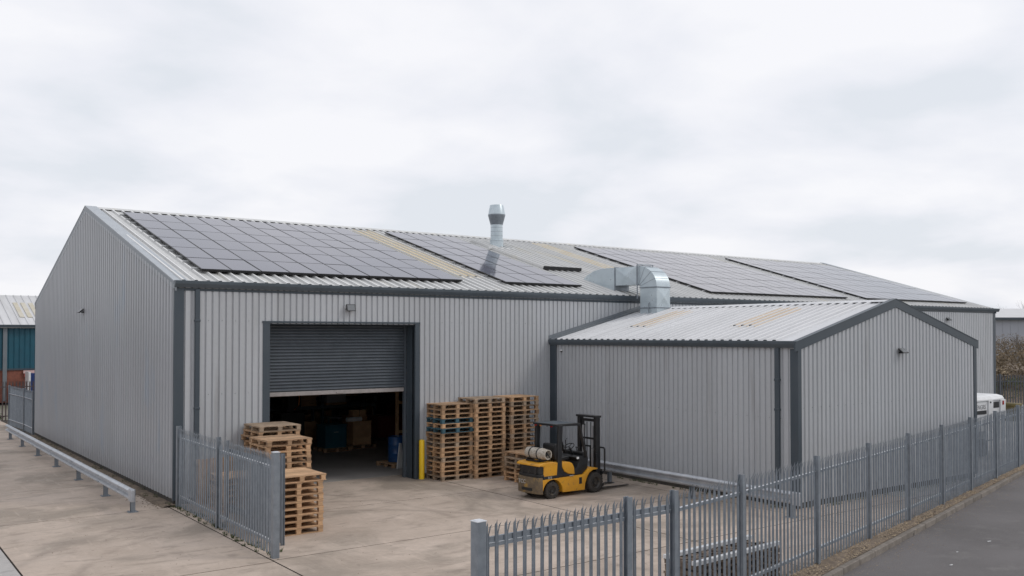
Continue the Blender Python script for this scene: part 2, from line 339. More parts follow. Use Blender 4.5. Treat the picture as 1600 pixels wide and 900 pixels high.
def spos():
    y = random.uniform(-.3, 21); return -abs(random.gauss(0, .28))-.02, y, .02
tag(pebbles('dead_leaves', 1500, vpos, .008, .028, 'straw'), 'pale dead leaves and straw scattered along the verge under the long fence', 'leaves')
tag(pebbles('loose_gravel', 2600, spos, .006, .028, 'soil'), 'dark loose gravel along the foot of the gable wall', 'gravel')
def apos():
    x = random.uniform(12.5, 24); return x, random.uniform(fence_y(x)+.1, -10.5), .0
tag(pebbles('grit', 2500, apos, .004, .016, 'gravel'), 'scattered grit on the ground before the annex gable', 'grit')
def dpos():
    return random.uniform(-4, 12.8), random.uniform(-15, .8), .0
tag(pebbles('yard_debris', 500, dpos, .004, .016, 'soil'), 'small crumbs of grit and debris scattered over the concrete yard', 'debris')
def rpos():
    x = random.uniform(-2, 30); return x, kerb_y(x) - abs(random.gauss(0, .35)) - .02, -.114
tag(pebbles('gutter_grit', 2200, rpos, .004, .014, 'gravel'), 'fine grit gathered in the road gutter against the kerb', 'grit')
b = MB()
for x, y in ((6.2, -16.1), (7.1, -16.0), (9.3, -15.9), (10.9, -15.6), (13.8, -15.0), (8.1, -16.7), (15.5, -15.2), (7.0, -16.9), (12.2, -15.1)):
    for _ in range(2):
        a = random.uniform(0, 3); s_ = random.uniform(.02, .045); x += random.uniform(-.1, .1)
        b.add([(x+s_*math.cos(a+k*1.57), y+s_*.7*math.sin(a+k*1.57), -.108+random.uniform(0, .012)) for k in range(4)] + [(x, y, -.1)], [(0, 1, 4), (1, 2, 4), (2, 3, 4), (3, 0, 4)])
tag(stuff(b.build('paper_litter', 'white')), 'small white scraps of litter on the grey asphalt road', 'litter')
# kerb stones
kerb = struct(sheet_poly('kerb', [(-20, kerb_y(-20)+.005), (62, kerb_y(62)+.005), (62, kerb_y(62)+.11), (-20, kerb_y(-20)+.11)], -.06, 'plinth', .1))
b = MB(); b.box(.006, .906, 0, .125, -.16, .012); kme = b.mesh('kerb_stone', 'kerb', bevel=.012)
ka = math.atan(.2437)
for i in range(68):
    x = -.3 + i*.915*math.cos(ka)*1.0; link('kerb_stone', kme, kerb, (x, kerb_y(x)+random.uniform(-.004, .004), random.uniform(-.004, .004)), (0, 0, ka+random.uniform(-.003, .003)))
# tufts of grass and weeds
def tufts(name, spots, m, label, h=.09, blades=14):
    b = MB()
    for x, y in spots:
        hh = h*random.uniform(.5, 1.4)
        for _ in range(blades):
            a = random.uniform(0, 6.28); r_ = random.uniform(0, .05); l = hh*random.uniform(.5, 1.1); bx, by = x+r_*math.cos(a), y+r_*math.sin(a); w = .006
            tx, ty = bx+l*.5*math.cos(a), by+l*.5*math.sin(a)
            b.add([(bx-w, by, 0), (bx+w, by, 0), (tx, ty, l)], [(0, 1, 2)])
    return tag(stuff(b.build(name, m)), label, 'weeds')
tufts('weeds', [(-.03-abs(random.gauss(0, .15)), random.uniform(-.5, 20)) for _ in range(70)] + [(random.gauss(0, .12), random.uniform(-7.3, -.3)) for _ in range(60)], 'green', 'low weeds at the foot of the gable wall and the left palisade fence')
tufts('dry_grass', [((lambda x: (x, fence_y(x)+random.gauss(-.1, .15)))(random.uniform(4, 30))) for _ in range(260)], 'straw', 'dry pale grass tufts along the foot of the long palisade fence', .07, 9)
tufts('wall_weeds', [(random.uniform(13.2, 22.2), -10.45-abs(random.gauss(0, .12))) for _ in range(70)] + [(12.95-abs(random.gauss(0, .1)), random.uniform(-10.3, -3)) for _ in range(40)], 'green', 'weeds growing along the foot of the annex walls', .1)

# ------------------------------------------------------------------ cladding sheets
def prof_pts(width, pitch, crest, slope, depth, off=0):
    """local x / outward offset of a trapezoid sheet: crest proud, narrow groove"""
    pts = []; u = 0; groove = pitch - crest - 2*slope; n = math.ceil(width/pitch-.01)
    for i in range(n):
        u = i*pitch; pts += [(u, 0), (u+groove, 0), (u+groove+slope, depth), (u+groove+slope+crest, depth)]
    pts.append((n*pitch, 0)); o = [p for p in pts if p[0] < width-1e-6]
    for a, c in zip(pts, pts[1:]):
        if a[0] < width-1e-6 <= c[0]: t = (width-a[0])/(c[0]-a[0]); o.append((width, a[1]+(c[1]-a[1])*t)); break
    return o
def wall_sheet(width, zb, zt, pitch, crest, slope, depth):
    b = MB(); pp = prof_pts(width, pitch, crest, slope, depth); f = zt if callable(zt) else (lambda u: zt); g = zb if callable(zb) else (lambda u: zb)
    vs = [(u, -d, g(u)) for u, d in pp] + [(u, -d, f(u)) for u, d in pp]; n = len(pp)
    b.add(vs, [(i, i+1, n+i+1, n+i) for i in range(n-1)]); return b
H, YM, WD, LX, RZ = 6.06, 11.07, 21.3, 45.2, 9.27          # eave, ridge position, depth, length, ridge height
SL = math.atan((RZ-H)/YM)
hall = thing('warehouse', 'long grey warehouse with shallow roof under solar arrays and half open roller door', 'warehouse', (0, 0, 0))
BZ = .16; PF = (.19, .130, .014, .034)
DX0, DX1, DZ = 2.44, 7.63, 4.94
cw = .95
nfront = int(LX/cw)
full = wall_sheet(cw, BZ, 5.98, *PF).mesh('cladding_sheet', 'clad')
for i in range(nfront+1):
    x0 = .02 + i*cw; w = min(cw, LX-.02-x0)
    if w < .02: continue
    if x0+cw <= DX0+.01 or x0 >= DX1-.01:
        if w < cw-.01: wall_sheet(w, BZ, 5.98, *PF).build('cladding_sheet', 'clad', hall, (x0, 0, 0))
        else: link('cladding_sheet', full, hall, (x0, 0, 0))
    else:   # sheets cut round the doorway
        f = lambda u, x0=x0: BZ if (x0+u <= DX0+.02 or x0+u >= DX1-.02) else DZ-.02
        wb = MB(); pp = prof_pts(w, *PF)
        segs = []; cur = []
        for u, d in pp:
            k = f(u)
            if cur and cur[-1][2] != k:
                edge = (DX0 if x0+u < 5 else DX1)-x0
                cur.append((edge, d, cur[-1][2])); segs.append(cur); cur = [(edge, d, k)]
            cur.append((u, d, k))
        segs.append(cur)
        for sg in segs:
            n = len(sg)
            if n > 1: wb.add([(u, -d, k) for u, d, k in sg] + [(u, -d, 5.98) for u, d, k in sg], [(i_, i_+1, n+i_+1, n+i_) for i_ in range(n-1)])
        wb.build('cladding_sheet', 'clad', hall, (x0, 0, 0))
def gz(y): return RZ - .10 - (RZ-H)*(abs(y-YM)/YM if y < YM else abs(y-YM)/(WD-YM))
GP = (.285, .145, .030, .052); gw = .285*4
n = int(WD/gw)+1
for i in range(n):
    y0 = WD - .03 - i*gw; w = min(gw, y0-.03)
    if w < .02: continue
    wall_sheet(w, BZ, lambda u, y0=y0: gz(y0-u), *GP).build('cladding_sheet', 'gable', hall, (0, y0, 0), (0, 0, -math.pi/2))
# far gable and back wall (plain outer skins), plinth and inner liner
def poly_wall(name, pts, x0, x1, m, par, ax='x'):
    b = MB(); b.prism(pts, x0, x1, ax); return b.build(name, m, par)
gp = lambda o=0, t=.15: [(o, 0), (WD-o, 0), (WD-o, gz(WD-o)-t), (YM, gz(YM)-t), (o, gz(o)-t)]
poly_wall('end_wall', gp(.02), LX-.12, LX-.01, 'clad', hall)
poly_wall('rear_wall', [(.02, BZ), (LX-.02, BZ), (LX-.02, 5.9), (.02, 5.9)], WD-.06, WD, 'clad', hall, 'y')
b = MB(); b.prism(gp(.12, .22), .05, .13, 'x'); b.prism(gp(.12, .22), LX-.22, LX-.14, 'x')
b.box(.14, 2.64, .05, .12, 0, 5.85); b.box(7.47, LX-.23, .05, .12, 0, 5.85); b.box(2.645, 7.465, .05, .12, 4.96, 5.85); b.box(.14, LX-.23, WD-.15, WD-.07, 0, 5.85)
b.build('inner_liner', 'liner', hall)
b = MB(); b.box(.012, DX0-.01, -.004, .04, -.02, BZ+.02); b.box(DX1+.01, 13.0, -.004, .04, -.02, BZ+.02); b.box(22.5, LX-.02, -.004, .04, -.02, BZ+.02); b.box(-.004, .04, .05, WD-.02, -.02, BZ+.02)
b.build('plinth', 'plinth', hall)
# screws: lap lines
b = MB()
for z in (2.95, 4.99):
    for k in range(int(LX/.38)):
        x = .02+.19*.55 + k*.38
        if DX0-.1 < x < DX1+.1 and z < 5: continue
        b.box(x-.011, x+.011, -.034, -.022, z-.011, z+.011)
for z in (3.3,):
    for k in range(int(WD/.57)): b.box(-.034, -.022, .2+k*.57, .222+k*.57, z-.011, z+.011)
stuff(b.build('fixing_screw', 'trim', hall))
# roof
RP = (.333, .030, .018, .042)
def roof_sheet_mesh(name, width, length, m, pitch=RP[0], y0=0):
    b = MB(); pp = []; n = round(width/pitch)
    for i in range(n):
        u = i*pitch; pp += [(u+.02, 0), (u+.04, .0), (u+.058, .06), (u+.108, .06), (u+.126, 0), (u+.19, 0.0), (u+.2, .008), (u+.23, .008), (u+.24, 0)]
    pp = [(0, 0)] + pp + [(n*pitch, 0)]; k = len(pp)
    b.add([(u, y0, d) for u, d in pp] + [(u, y0+length, d) for u, d in pp], [(i, i+1, k+i+1, k+i) for i in range(k-1)])
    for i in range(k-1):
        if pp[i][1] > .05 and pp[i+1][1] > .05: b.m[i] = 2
    # rib end closures
    for i in range(n):
        u = i*pitch+.06; b.box(u-.016, u+.060, y0-.03, y0+.03, -.02, .066, 1)
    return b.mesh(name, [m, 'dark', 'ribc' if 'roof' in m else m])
LEN = YM/math.cos(SL)
ov = .10/math.cos(SL)
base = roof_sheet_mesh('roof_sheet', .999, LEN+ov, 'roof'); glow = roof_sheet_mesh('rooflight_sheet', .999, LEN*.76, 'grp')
for i in range(45):
    x = .1 + i*.999
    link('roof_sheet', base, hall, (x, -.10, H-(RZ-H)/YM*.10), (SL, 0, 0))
for i, (x, dy) in enumerate(((.1+10*.999+.35, 0), (.1+20*.999+.1, .0))):
    yy = 2.0; link('rooflight', glow, hall, (x, yy, H+(RZ-H)/YM*yy+.006), (SL, 0, 0))
b = MB(); b.prism([(WD+.1, H-.03), (YM, RZ), (YM, RZ-.05), (WD+.1, H-.08)], 0, LX, 'x'); b.build('rear_roof_slope', 'roof', hall)
b = MB(); b.prism([(.06, H-.06), (YM, RZ-.05), (YM, RZ-.09), (.06, H-.10)], .14, LX-.14, 'x'); b.build('roof_underlining', 'liner', hall)
# ridge cap on filler blocks
b = MB(); b.prism([(YM-.26, RZ-.022), (YM, RZ+.075), (YM+.26, RZ-.022), (YM+.26, RZ-.03), (YM, RZ+.06), (YM-.26, RZ-.03)], .0, LX, 'x'); b.build('ridge_cap', 'roof', hall)
b = MB(); b.box(.14, LX, YM-.20, YM-.17, RZ-.07, RZ+.0); b.build('ridge_filler', 'dark', hall)
b = MB()
for k in range(135):
    x = .1+k*.333+.078; b.prism([(YM-.262, RZ-.085), (YM-.20, RZ-.02), (YM-.20, RZ-.07)], x-.035, x+.035, 'x')
stuff(b.build('ridge_rib_end', 'roof', hall))
# gutter, eave, trims
def gutter(x0, x1, name='gutter', par=None, loc=(0, 0, 0), rot=(0, 0, 0), h=0):
    b = MB(); b.prism([(0, -.015+h), (-.045, -.015+h), (-.06, .0+h), (-.155, .0+h), (-.168, -.012+h), (-.158, -.085+h), (-.11, -.185+h), (0, -.185+h)], x0, x1, 'x')
    return b.build(name, 'gutter', par, loc, rot)
gutter(-.06, LX+.32, 'gutter', hall, (0, 0, H+.015))
b = MB(); b.prism([(0, 5.8), (-.035, 5.8), (-.035, 5.875), (0, 5.875)], 0, LX, 'x'); b.build('eave_closer', 'trim', hall)
b = MB(); b.prism([(WD, -.015), (WD+.15, -.015), (WD+.15, -.06), (WD+.1, -.18), (WD, -.18)], -.05, LX+.3, 'x'); b.build('rear_gutter', 'gutter', hall, (0, 0, H))
# verge trims (gable ends): face strip and top flashing
for s, x0 in ((-1, 0), (1, LX)):
    b = MB(); o = .05*s
    pf = lambda t0, t1: [(-.10, H-.03+t1), (YM, RZ+.075+t1), (WD+.1, H-.03+t1), (WD+.1, H-.03+t0), (YM, RZ+.075+t0), (-.10, H-.03+t0)]
    b.prism(pf(-.24, 0), *(sorted((x0, x0+o))), 'x'); b.build('verge_trim', 'verge' if s < 0 else 'gutter', hall)
    b = MB(); b.prism(pf(0, .022), *(sorted((x0+.06*s, x0-.34*s))), 'x'); b.build('verge_flashing', 'vflash', hall)
b = MB(); b.prism([(-.05, -.05), (.21, -.05), (.21, -.002), (-.002, -.002), (-.002, .07), (-.05, .07)], .12, H-.2, 'z'); b.build('corner_trim', 'trim', hall)
b = MB(); b.box(-.04, -.001, WD-.06, WD+.04, .12, H-.2); b.build('corner_trim', 'trim', hall)
b = MB(); b.prism([(LX-.22, -.05), (LX+.04, -.05), (LX+.04, .2), (LX, .2), (LX, -.002), (LX-.22, -.002)], .12, H-.2, 'z'); b.build('corner_trim', 'trim', hall)
def downpipe(x0, y, par, rz=0, h=6.0, w=.13):
    b = MB(); b.box(-w/2, w/2, -.125, -.035, .1, h-.16); b.box(-w/2-.012, w/2+.012, -.135, -.028, h-1.05, h-.98); b.box(-w/2-.012, w/2+.012, -.135, -.028, 2.55, 2.62)
    return b.build('downpipe', 'trim', par, (x0, y, 0), (0, 0, rz), bevel=.012)
downpipe(.56, 0, hall)
# door frame
b = MB(); b.box(DX0, 2.65, -.055, .50, 0, DZ-.001); b.build('door_jamb', 'trim', hall, bevel=.004)
b = MB(); b.box(7.47, DX1, -.055, .50, 0, DZ-.001); b.build('door_jamb', 'trim', hall, bevel=.004)
b = MB(); b.box(DX0-.02, DX1+.02, -.06, -.0, DZ, DZ+.055); b.build('door_head_flashing', 'trim', hall)
b = MB(); b.box(2.652, 7.468, -.0, .62, DZ-.04, DZ-.002); b.build('door_soffit', 'trim', hall)
door = MB(); door.box(2.66, 2.75, .50, .60, 0, 4.89); door.box(7.38, 7.464, .50, .60, 0, 4.89)
rdoor = door.build('roller_door', 'shut', hall); rdoor['label'] = 'slate grey roller shutter pulled half way up'
b = MB(); n = 6; pr = [( .0, 0), (-.004, .010), (-.034, .03), (-.038, .048), (-.034, .066), (-.004, .082), (0, .094), (.01, .094), (.01, 0)]
b.prism(pr, 2.752, 7.378, 'x'); sl = b.mesh('slat', 'shut')
z = 2.90
while z < 4.88: link('slat', sl, rdoor, (0, .54, z)); z += .0955
b = MB(); b.box(2.752, 7.378, .505, .575, 2.77, 2.895); b.build('bottom_bar', 'bar', rdoor, bevel=.012)
b = MB(); b.box(5.0, 5.22, .48, .505, 2.80, 2.84); b.build('pull_handle', 'bar', rdoor)

# ------------------------------------------------------------------ annex
XA, XB, LA = 13.08, 22.36, 10.37; AH, AR_ = 4.42, 5.585; XM = (XA+XB)/2; ASL = math.atan((AR_-AH)/(XM-XA))
annex = thing('annex_building', 'lower grey clad annex with pale ribbed roof standing out from the front of the warehouse', 'annex', (XA, -LA, 0))
def AP(x, y, z): return (x-XA, y+LA, z)
n = int(LA/cw)
fl = wall_sheet(cw, BZ, AH-.08, *PF).mesh('cladding_sheet', 'clad')
for i in range(n+1):
    y0 = -.03-i*cw; w = min(cw, y0+LA-.02)
    if w < .02: continue
    if w < cw-.01: wall_sheet(w, BZ, AH-.08, *PF).build('cladding_sheet', 'clad', annex, AP(XA, y0, 0), (0, 0, -math.pi/2))
    else: link('cladding_sheet', fl, annex, AP(XA, y0, 0), (0, 0, -math.pi/2))
def az(x): return AR_-.05-(AR_-AH)*abs(x-XM)/(XM-XA)
n = int((XB-XA)/cw); PA = (.19, .105, .022, .036)
for i in range(n+1):
    x0 = XA+.03+i*cw; w = min(cw, XB-.03-x0)
    if w < .02: continue
    wall_sheet(w, BZ, lambda u, x0=x0: az(x0+u), *PA).build('cladding_sheet', 'clad', annex, AP(x0, -LA, 0))
b = MB(); b.box(*(XB-.06-XA, XB-XA), .02, LA-.01, .1, AH-.1); b.build('right_wall', 'clad', annex)
b = MB(); g_ = [(XA+.1, 0), (XB-.1, 0), (XB-.1, az(XB-.1)-.1), (XM, az(XM)-.12), (XA+.1, az(XA+.1)-.1)]
b.prism([(a-XA, c) for a, c in g_], .05, .12, 'y'); b.box(.05, .12, .13, LA-.01, 0, AH-.15); b.build('inner_liner', 'liner', annex)
b = MB(); b.box(-.004, .04, .05, LA-.02, -.02, BZ+.02); b.box(.01, XB-XA-.01, -.004, .035, -.021, BZ+.02); b.build('plinth', 'plinth', annex)
b = MB()
for z in (2.35,):
    for k in range(26): b.box(-.034, -.022, .5+k*.38, .522+k*.38, z-.011, z+.011)
    for k in range(24): b.box(.2+k*.38, .222+k*.38, -.034, -.022, z+.3-.011, z+.3+.011)
stuff(b.build('fixing_screw', 'trim', annex))
ALEN = (XM-XA)/math.cos(ASL)
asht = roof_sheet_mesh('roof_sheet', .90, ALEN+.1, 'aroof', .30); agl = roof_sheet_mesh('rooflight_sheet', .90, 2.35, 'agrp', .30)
for i in range(12):
    y = -.02-i*.9
    if y-.9 < -LA-.35: break
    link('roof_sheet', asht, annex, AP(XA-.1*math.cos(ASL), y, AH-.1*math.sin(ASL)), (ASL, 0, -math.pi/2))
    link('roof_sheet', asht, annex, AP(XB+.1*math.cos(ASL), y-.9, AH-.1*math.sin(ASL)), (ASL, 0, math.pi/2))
b = MB(); w_ = LA-.02-11*.9
if w_ > .05: b.prism([(XA-.1, AH-.025), (XM, AR_), (XB+.1, AH-.025), (XB+.1, AH-.05), (XM, AR_-.03), (XA-.1, AH-.05)], -LA, -LA+w_, 'y'); 
if w_ > .05:
    o = b.build('roof_edge_sheet', 'aroof', annex, AP(0, 0, 0))
b = MB(); b.prism([(XA+.1, AH-.05), (XM, AR_-.04), (XB-.1, AH-.05), (XB-.1, AH-.09), (XM, AR_-.08), (XA+.1, AH-.09)], -LA+.14, -.02, 'y'); b.build('roof_underlining', 'liner', annex, AP(0, 0, 0))
for yy in (-2.35, -6.85):
    xx = 14.7; link('rooflight', agl, annex, AP(xx, yy, AH+(AR_-AH)/(XM-XA)*(xx-XA)+.006), (ASL, 0, -math.pi/2))
b = MB(); b.prism([(XM-.22, AR_-.004), (XM, AR_+.062), (XM+.22, AR_-.004), (XM+.22, AR_-.012), (XM, AR_+.05), (XM-.22, AR_-.012)], -LA-.02, -.03, 'y'); b.build('ridge_cap', 'aroof', annex, AP(0, 0, 0))
b = MB(); b.box(XM-.17, XM-.145, -LA+.1, -.05, AR_-.055, AR_+.005); b.build('ridge_filler', 'dark', annex, AP(0, 0, 0))
b = MB()
for k in range(34):
    y = -.02-k*.3-.078; b.prism([(XM-.222, AR_-.06), (XM-.17, AR_-.005), (XM-.17, AR_-.05)], y-.035, y+.035, 'y')
stuff(b.build('ridge_rib_end', 'aroof', annex, AP(0, 0, 0)))
gutter(0, LA-.0+.02, 'gutter', annex, AP(XA, -.02, AH+.015), (0, 0, -math.pi/2))
gutter(0, LA, 'gutter', annex, AP(XB, -LA, AH+.015), (0, 0, math.pi/2))
b = MB(); vt = lambda t0, t1: [(XA-.16, AH+t1-.03), (XM, AR_+.065+t1), (XB+.16, AH+t1-.03), (XB+.16, AH+t0-.03), (XM, AR_+.065+t0), (XA-.16, AH+t0-.03)]
b.prism(vt(-.24, .0), -LA-.055, -LA-.0, 'y'); b.build('verge_trim', 'trim', annex, AP(0, 0, 0))
b = MB(); b.prism(vt(.0, .02), -LA-.065, -LA+.10, 'y'); b.build('verge_flashing', 'trim', annex, AP(0, 0, 0))
b = MB(); b.prism([(XA-.05, -LA-.05), (XA+.10, -LA-.05), (XA+.10, -LA-.002), (XA-.002, -LA-.002), (XA-.002, -LA+.2), (XA-.05, -LA+.2)], .1, AH-.2, 'z'); b.build('corner_trim', 'trim', annex, AP(0, 0, 0))
b = MB(); b.box(XB-.12, XB+.05, -LA-.05, -LA-.001, .1, AH-.2); b.build('corner_trim', 'trim', annex, AP(0, 0, 0))
b = MB(); b.box(XA-.09, XA-.001, -.36, -.03, .05, AH-.18); b.build('wall_junction_trim', 'trim', annex, AP(0, 0, 0), bevel=.01)
downpipe(AP(XA, -9.78, 0)[0], AP(XA, -9.78, 0)[1], annex, -math.pi/2, AH-.02, .14)
# abutment flashing where the annex roof meets the warehouse wall
b = MB(); b.prism([(XA-.14, AH+.03), (XM, AR_+.10), (XB+.14, AH+.03), (XB+.14, AH+.15), (XM, AR_+.20), (XA-.14, AH+.15)], -.045, -.028, 'y')
b.prism([(XA-.14, AH+.03), (XM, AR_+.10), (XB+.14, AH+.03), (XB+.14, AH-.01), (XM, AR_+.06), (XA-.14, AH-.01)], -.22, -.0455, 'y')
b.build('abutment_flashing', 'verge', annex, AP(0, 0, 0))

# ------------------------------------------------------------------ solar arrays
pw, ph = .895, 1.497/math.cos(SL)
b = MB(); b.box(.008, pw-.008, .008, ph-.008, 0, .034, 0)
g_ = .030; b.add([(g_, g_, .0365), (pw-g_, g_, .0365), (pw-g_, ph-g_, .0365), (g_, ph-g_, .0365)], [(0, 1, 2, 3)], 1)
pme = b.mesh('panel', ['pframe', 'panel'])
b = MB(); b.box(0, .42, -.02, .02, -.075, -.002); brk = b.mesh('mounting_rail', 'alu')
def array(x0, cols, y0, rows, label):
    z0 = H+(RZ-H)/YM*y0
    o = thing('solar_array', label, 'solar panels', (x0, y0, z0), 0, 'solar arrays on the warehouse roof'); o.rotation_euler = (SL, 0, 0)
    for r in range(rows):
        for c in range(cols):
            link('panel', pme, o, (c*pw, r*ph, .115+random.uniform(-.002, .002)), (random.uniform(-.002, .002), random.uniform(-.002, .002), 0))
    for r in range(rows):
        for f in (.22, .78):
            m_ = MB(); m_.box(-.16, cols*pw+.1, -.02, .02, .045, .113); m_.box(-.17, -.155, -.025, .025, .04, .116)
            m_.build('mounting_rail', 'alu', o, (0, (r+f)*ph, 0))
    m_ = MB(); m_.box(.05, cols*pw-.03, .05, rows*ph-.03, .066, .112)  # solid black slab standing in for the shade beneath the panels
    m_.build('underside_shade', 'pframe', o)
array(.98, 10, .97, 6, 'large solar array nearest the left gable, ten panels wide on the warehouse roof')
array(11.75, 4, .95, 6, 'narrow solar array in front of the round flue, four panels wide')
array(22.35, 11, .75, 6, 'solar array behind the big duct elbow, second from the far right end of the roof')
array(33.75, 11, .75, 6, 'solar array at the far right end of the warehouse roof')

# ------------------------------------------------------------------ round flue
def roofz(y): return H+(RZ-H)/YM*y
fl_ = thing('flue', 'round galvanised flue with flared cowl rising through the warehouse roof near the ridge', 'chimney flue', (16.62, 8.3, roofz(8.3)))
b = MB(); b.lathe([(.30, -.25), (.30, .36), (.315, .37), (.315, .41), (.29, .42), (.275, .43), (.275, 1.1)], 28); b.build('flue_pipe', 'duct', fl_, smooth=True)
b = MB(); b.lathe([(.28, 1.1), (.285, 1.12), (.385, 1.50), (.395, 1.545), (.39, 1.565)], 28); b.build('cowl_base', 'galv', fl_, smooth=True)
b = MB(); b.lathe([(.39, 1.566), (.31, 1.97), (.30, 1.99), (.28, 1.99), (.26, 1.9)], 28); b.build('cowl_top', 'duct', fl_, smooth=True)
b = MB()
for z in (.6, .78, .96): b.lathe([(.277, z), (.281, z+.004), (.277, z+.012)], 28)
b.build('pipe_seam', 'galv', fl_, smooth=True)
b = MB(); b.box(-.75, .95, -.55, .62, .05, .062); b.box(-.42, .42, -.42, .42, .062, .10); b.build('roof_flashing', 'flash', fl_, rot=(SL, 0, 0))
b = MB(); b.box(-.85, .6, -.62, -.5, .09, .17); b.build('upstand', 'flash', fl_, rot=(SL, 0, 0))
rs = thing('raised_roof_sheet', 'low raised ribbed sheet with a dark lower edge beside the narrow solar array', 'roof sheet', (15.9, 4.0, roofz(4.0))); rs.rotation_euler = (SL, 0, 0)
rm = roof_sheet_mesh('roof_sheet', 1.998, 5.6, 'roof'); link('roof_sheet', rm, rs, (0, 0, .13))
b = MB(); b.box(0, 2.0, -.04, .03, .065, .2); b.build('edge_closer', 'dark', rs)
b = MB(); b.box(0, .02, .05, 5.6, .04, .128); b.box(1.978, 1.998, .05, 5.6, .04, .128); b.build('side_closer', 'roof', rs)

# ------------------------------------------------------------------ big rectangular duct from annex roof over to warehouse roof
dt = thing('ventilation_duct', 'square galvanised duct bending from the annex roof over the gutter onto the warehouse roof', 'duct', (16.8, -1.55, 5.3))
DW, DD = .70, .86
yb = -1.55; 
def DP(x, y, z): return (x-16.8, y+1.55, z-5.3)
def dbox(name, y0, y1, z0, z1, m='duct', x0=16.8, x1=17.5):
    b = MB(); b.box(x0-16.8, x1-16.8, y0+1.55, y1+1.55, z0-5.3, z1-5.3); return b.build(name, m, dt, bevel=.006)
dbox('riser', -1.55, -.69, 5.10, 6.34)
for z in (5.58, 6.34): dbox('flange', -1.58, -.66, z, z+.035, 'galv', 16.77, 17.53)
b = MB(); cy, cz = -.55+.0, 6.375; ro, ri = 1.0, .14
prof = []
for k in range(13):
    a = math.pi - k*math.pi/2/12; prof.append((cy+ro*math.cos(a), cz+ro*.80*math.sin(a)))
for k in range(7):
    a = math.pi/2 + k*math.pi/2/6; prof.append((cy+ri*math.cos(a), cz+ri*.8*math.sin(a)))
b.prism([(p[0]+1.55, p[1]-5.3) for p in prof], 0, DW, 'x'); elb = b.build('elbow', 'duct', dt, smooth=True)
for k in (3, 6, 9):
    a = math.pi - k*math.pi/2/12; b = MB(); q0 = (cy+ro*math.cos(a)*1.006+1.55, cz+ro*.8*math.sin(a)*1.006-5.3); q1 = (cy+ri*math.cos(a)+1.55, cz+ri*.8*math.sin(a)-5.3)
    b.tube([(-.004, q1[0], q1[1]), (-.004, q0[0], q0[1]), (DW+.004, q0[0], q0[1])], .006, 5); b.build('seam', 'galv', elb)
dbox('flange', -.55, -.515, 6.46, 7.21, 'galv', 16.77, 17.53)
dbox('straight_duct', -.515, .66, 6.49, 7.175)
dbox('flange', .66, .70, 6.30, 7.21, 'galv', 16.77, 17.53)
b = MB(); hp = [(.70, 7.19), (1.15, 7.20), (1.5, 7.19), (1.95, 7.12), (2.35, 6.96), (2.62, 6.78), (2.6, roofz(2.6)-.05), (.70, roofz(.70)-.02)]
b.prism([(p[0]+1.55, p[1]-5.3) for p in hp], 0, DW, 'x'); b.build('intake_hood', 'duct', dt, bevel=.008)
# cross breaks on faces: shallow raised pyramids
def xbreak(P0, u, v, n, h=.035):
    P0, u, v, n = map(Vector, (P0, u, v, n)); b = MB(); b.add([P0, P0+u, P0+u+v, P0+v, P0+(u+v)/2+n*h], [(0, 1, 4), (1, 2, 4), (2, 3, 4), (3, 0, 4)]); return b
xbreak(DP(16.799, -.48, 6.52), (0, 1.10, 0), (0, 0, .63), (-1, 0, 0)).build('cross_break', 'duct', dt)
xbreak(DP(16.83, -1.552, 5.64), (.64, 0, 0), (0, 0, .68), (0, -1, 0)).build('cross_break', 'duct', dt)
b = MB(); b.tube([DP(16.74, -.60, 5.95), DP(16.74, -.60, 7.24)], .022, 8); b.tube([DP(16.74, -.60, 7.24), DP(17.56, -.60, 7.24)], .018, 8); b.tube([DP(17.56, -.60, 7.24), DP(17.56, -.60, 5.75)], .022, 8); b.build('support_post', 'galv', dt, smooth=True)
b = MB(); b.prism([(-.25, -.02), (1.0, .30), (1.0, .33), (-.25, .01)], -.25, 1.0, 'y'); b.build('base_flashing', 'aroof', dt, (0, 0, .0))
b = MB(); b.tube([DP(16.74, -1.2, 5.35), DP(16.74, -1.2, 5.75), DP(16.82, -1.2, 5.8)], .018, 6); b.build('bracket', 'galv', dt)

# ------------------------------------------------------------------ floodlights and camera
def flood(label, loc, rz, tilt=.5):
    o = thing('floodlight', label, 'floodlight', loc, rz, 'wall floodlights')   # faces local -y
    b = MB(); b.box(-.03, .03, -.09, 0, -.03, .03); b.tube([(-.17, -.10, .02), (-.17, -.07, -.03), (.17, -.07, -.03), (.17, -.10, .02)], .012, 6); b.build('bracket', 'fl_k', o)
    b = MB(); b.prism([(-.0, -.13), (-.035, -.14), (-.05, .13), (-.0, .12), (.02, .06), (.02, -.06)], -.18, .18, 'x'); h_ = b.build('lamp_housing', 'fl_k', o, (0, -.14, .04), (-tilt, 0, 0), bevel=.008)
    b = MB(); b.add([(-.145, -.0385, -.11), (.145, -.0385, -.11), (.145, -.0515, .10), (-.145, -.0515, .10)], [(0, 1, 2, 3)]); b.build('lamp_glass', 'lens', h_)
    o.scale = (.82, .82, .82); return o
flood('black floodlight above the roller door', (5.15, -.035, 5.38), 0, .35)
flood('dark floodlight high on the left gable wall', (-.035, 11.15, 5.43), -math.pi/2, .9)
flood('black floodlight on the annex gable under its ridge', (17.9, -10.41, 4.08), 0, .95)
flood('small floodlight on the far right part of the warehouse front', (40.0, -.035, 5.38), 0, .95)
o = thing('security_camera', 'small white dome camera under the annex gutter by the inner corner', 'camera', (13.04, -.62, 4.03))
b = MB(); b.lathe([(.055, .05), (.06, .02), (.055, 0), (.01, 0)], 14); b.build('mount', 'white', o, smooth=True)
b = MB(); b.lathe([(.048, 0), (.045, -.02), (.03, -.04), (.01, -.048)], 14); b.build('dome', 'fl_k', o, smooth=True)

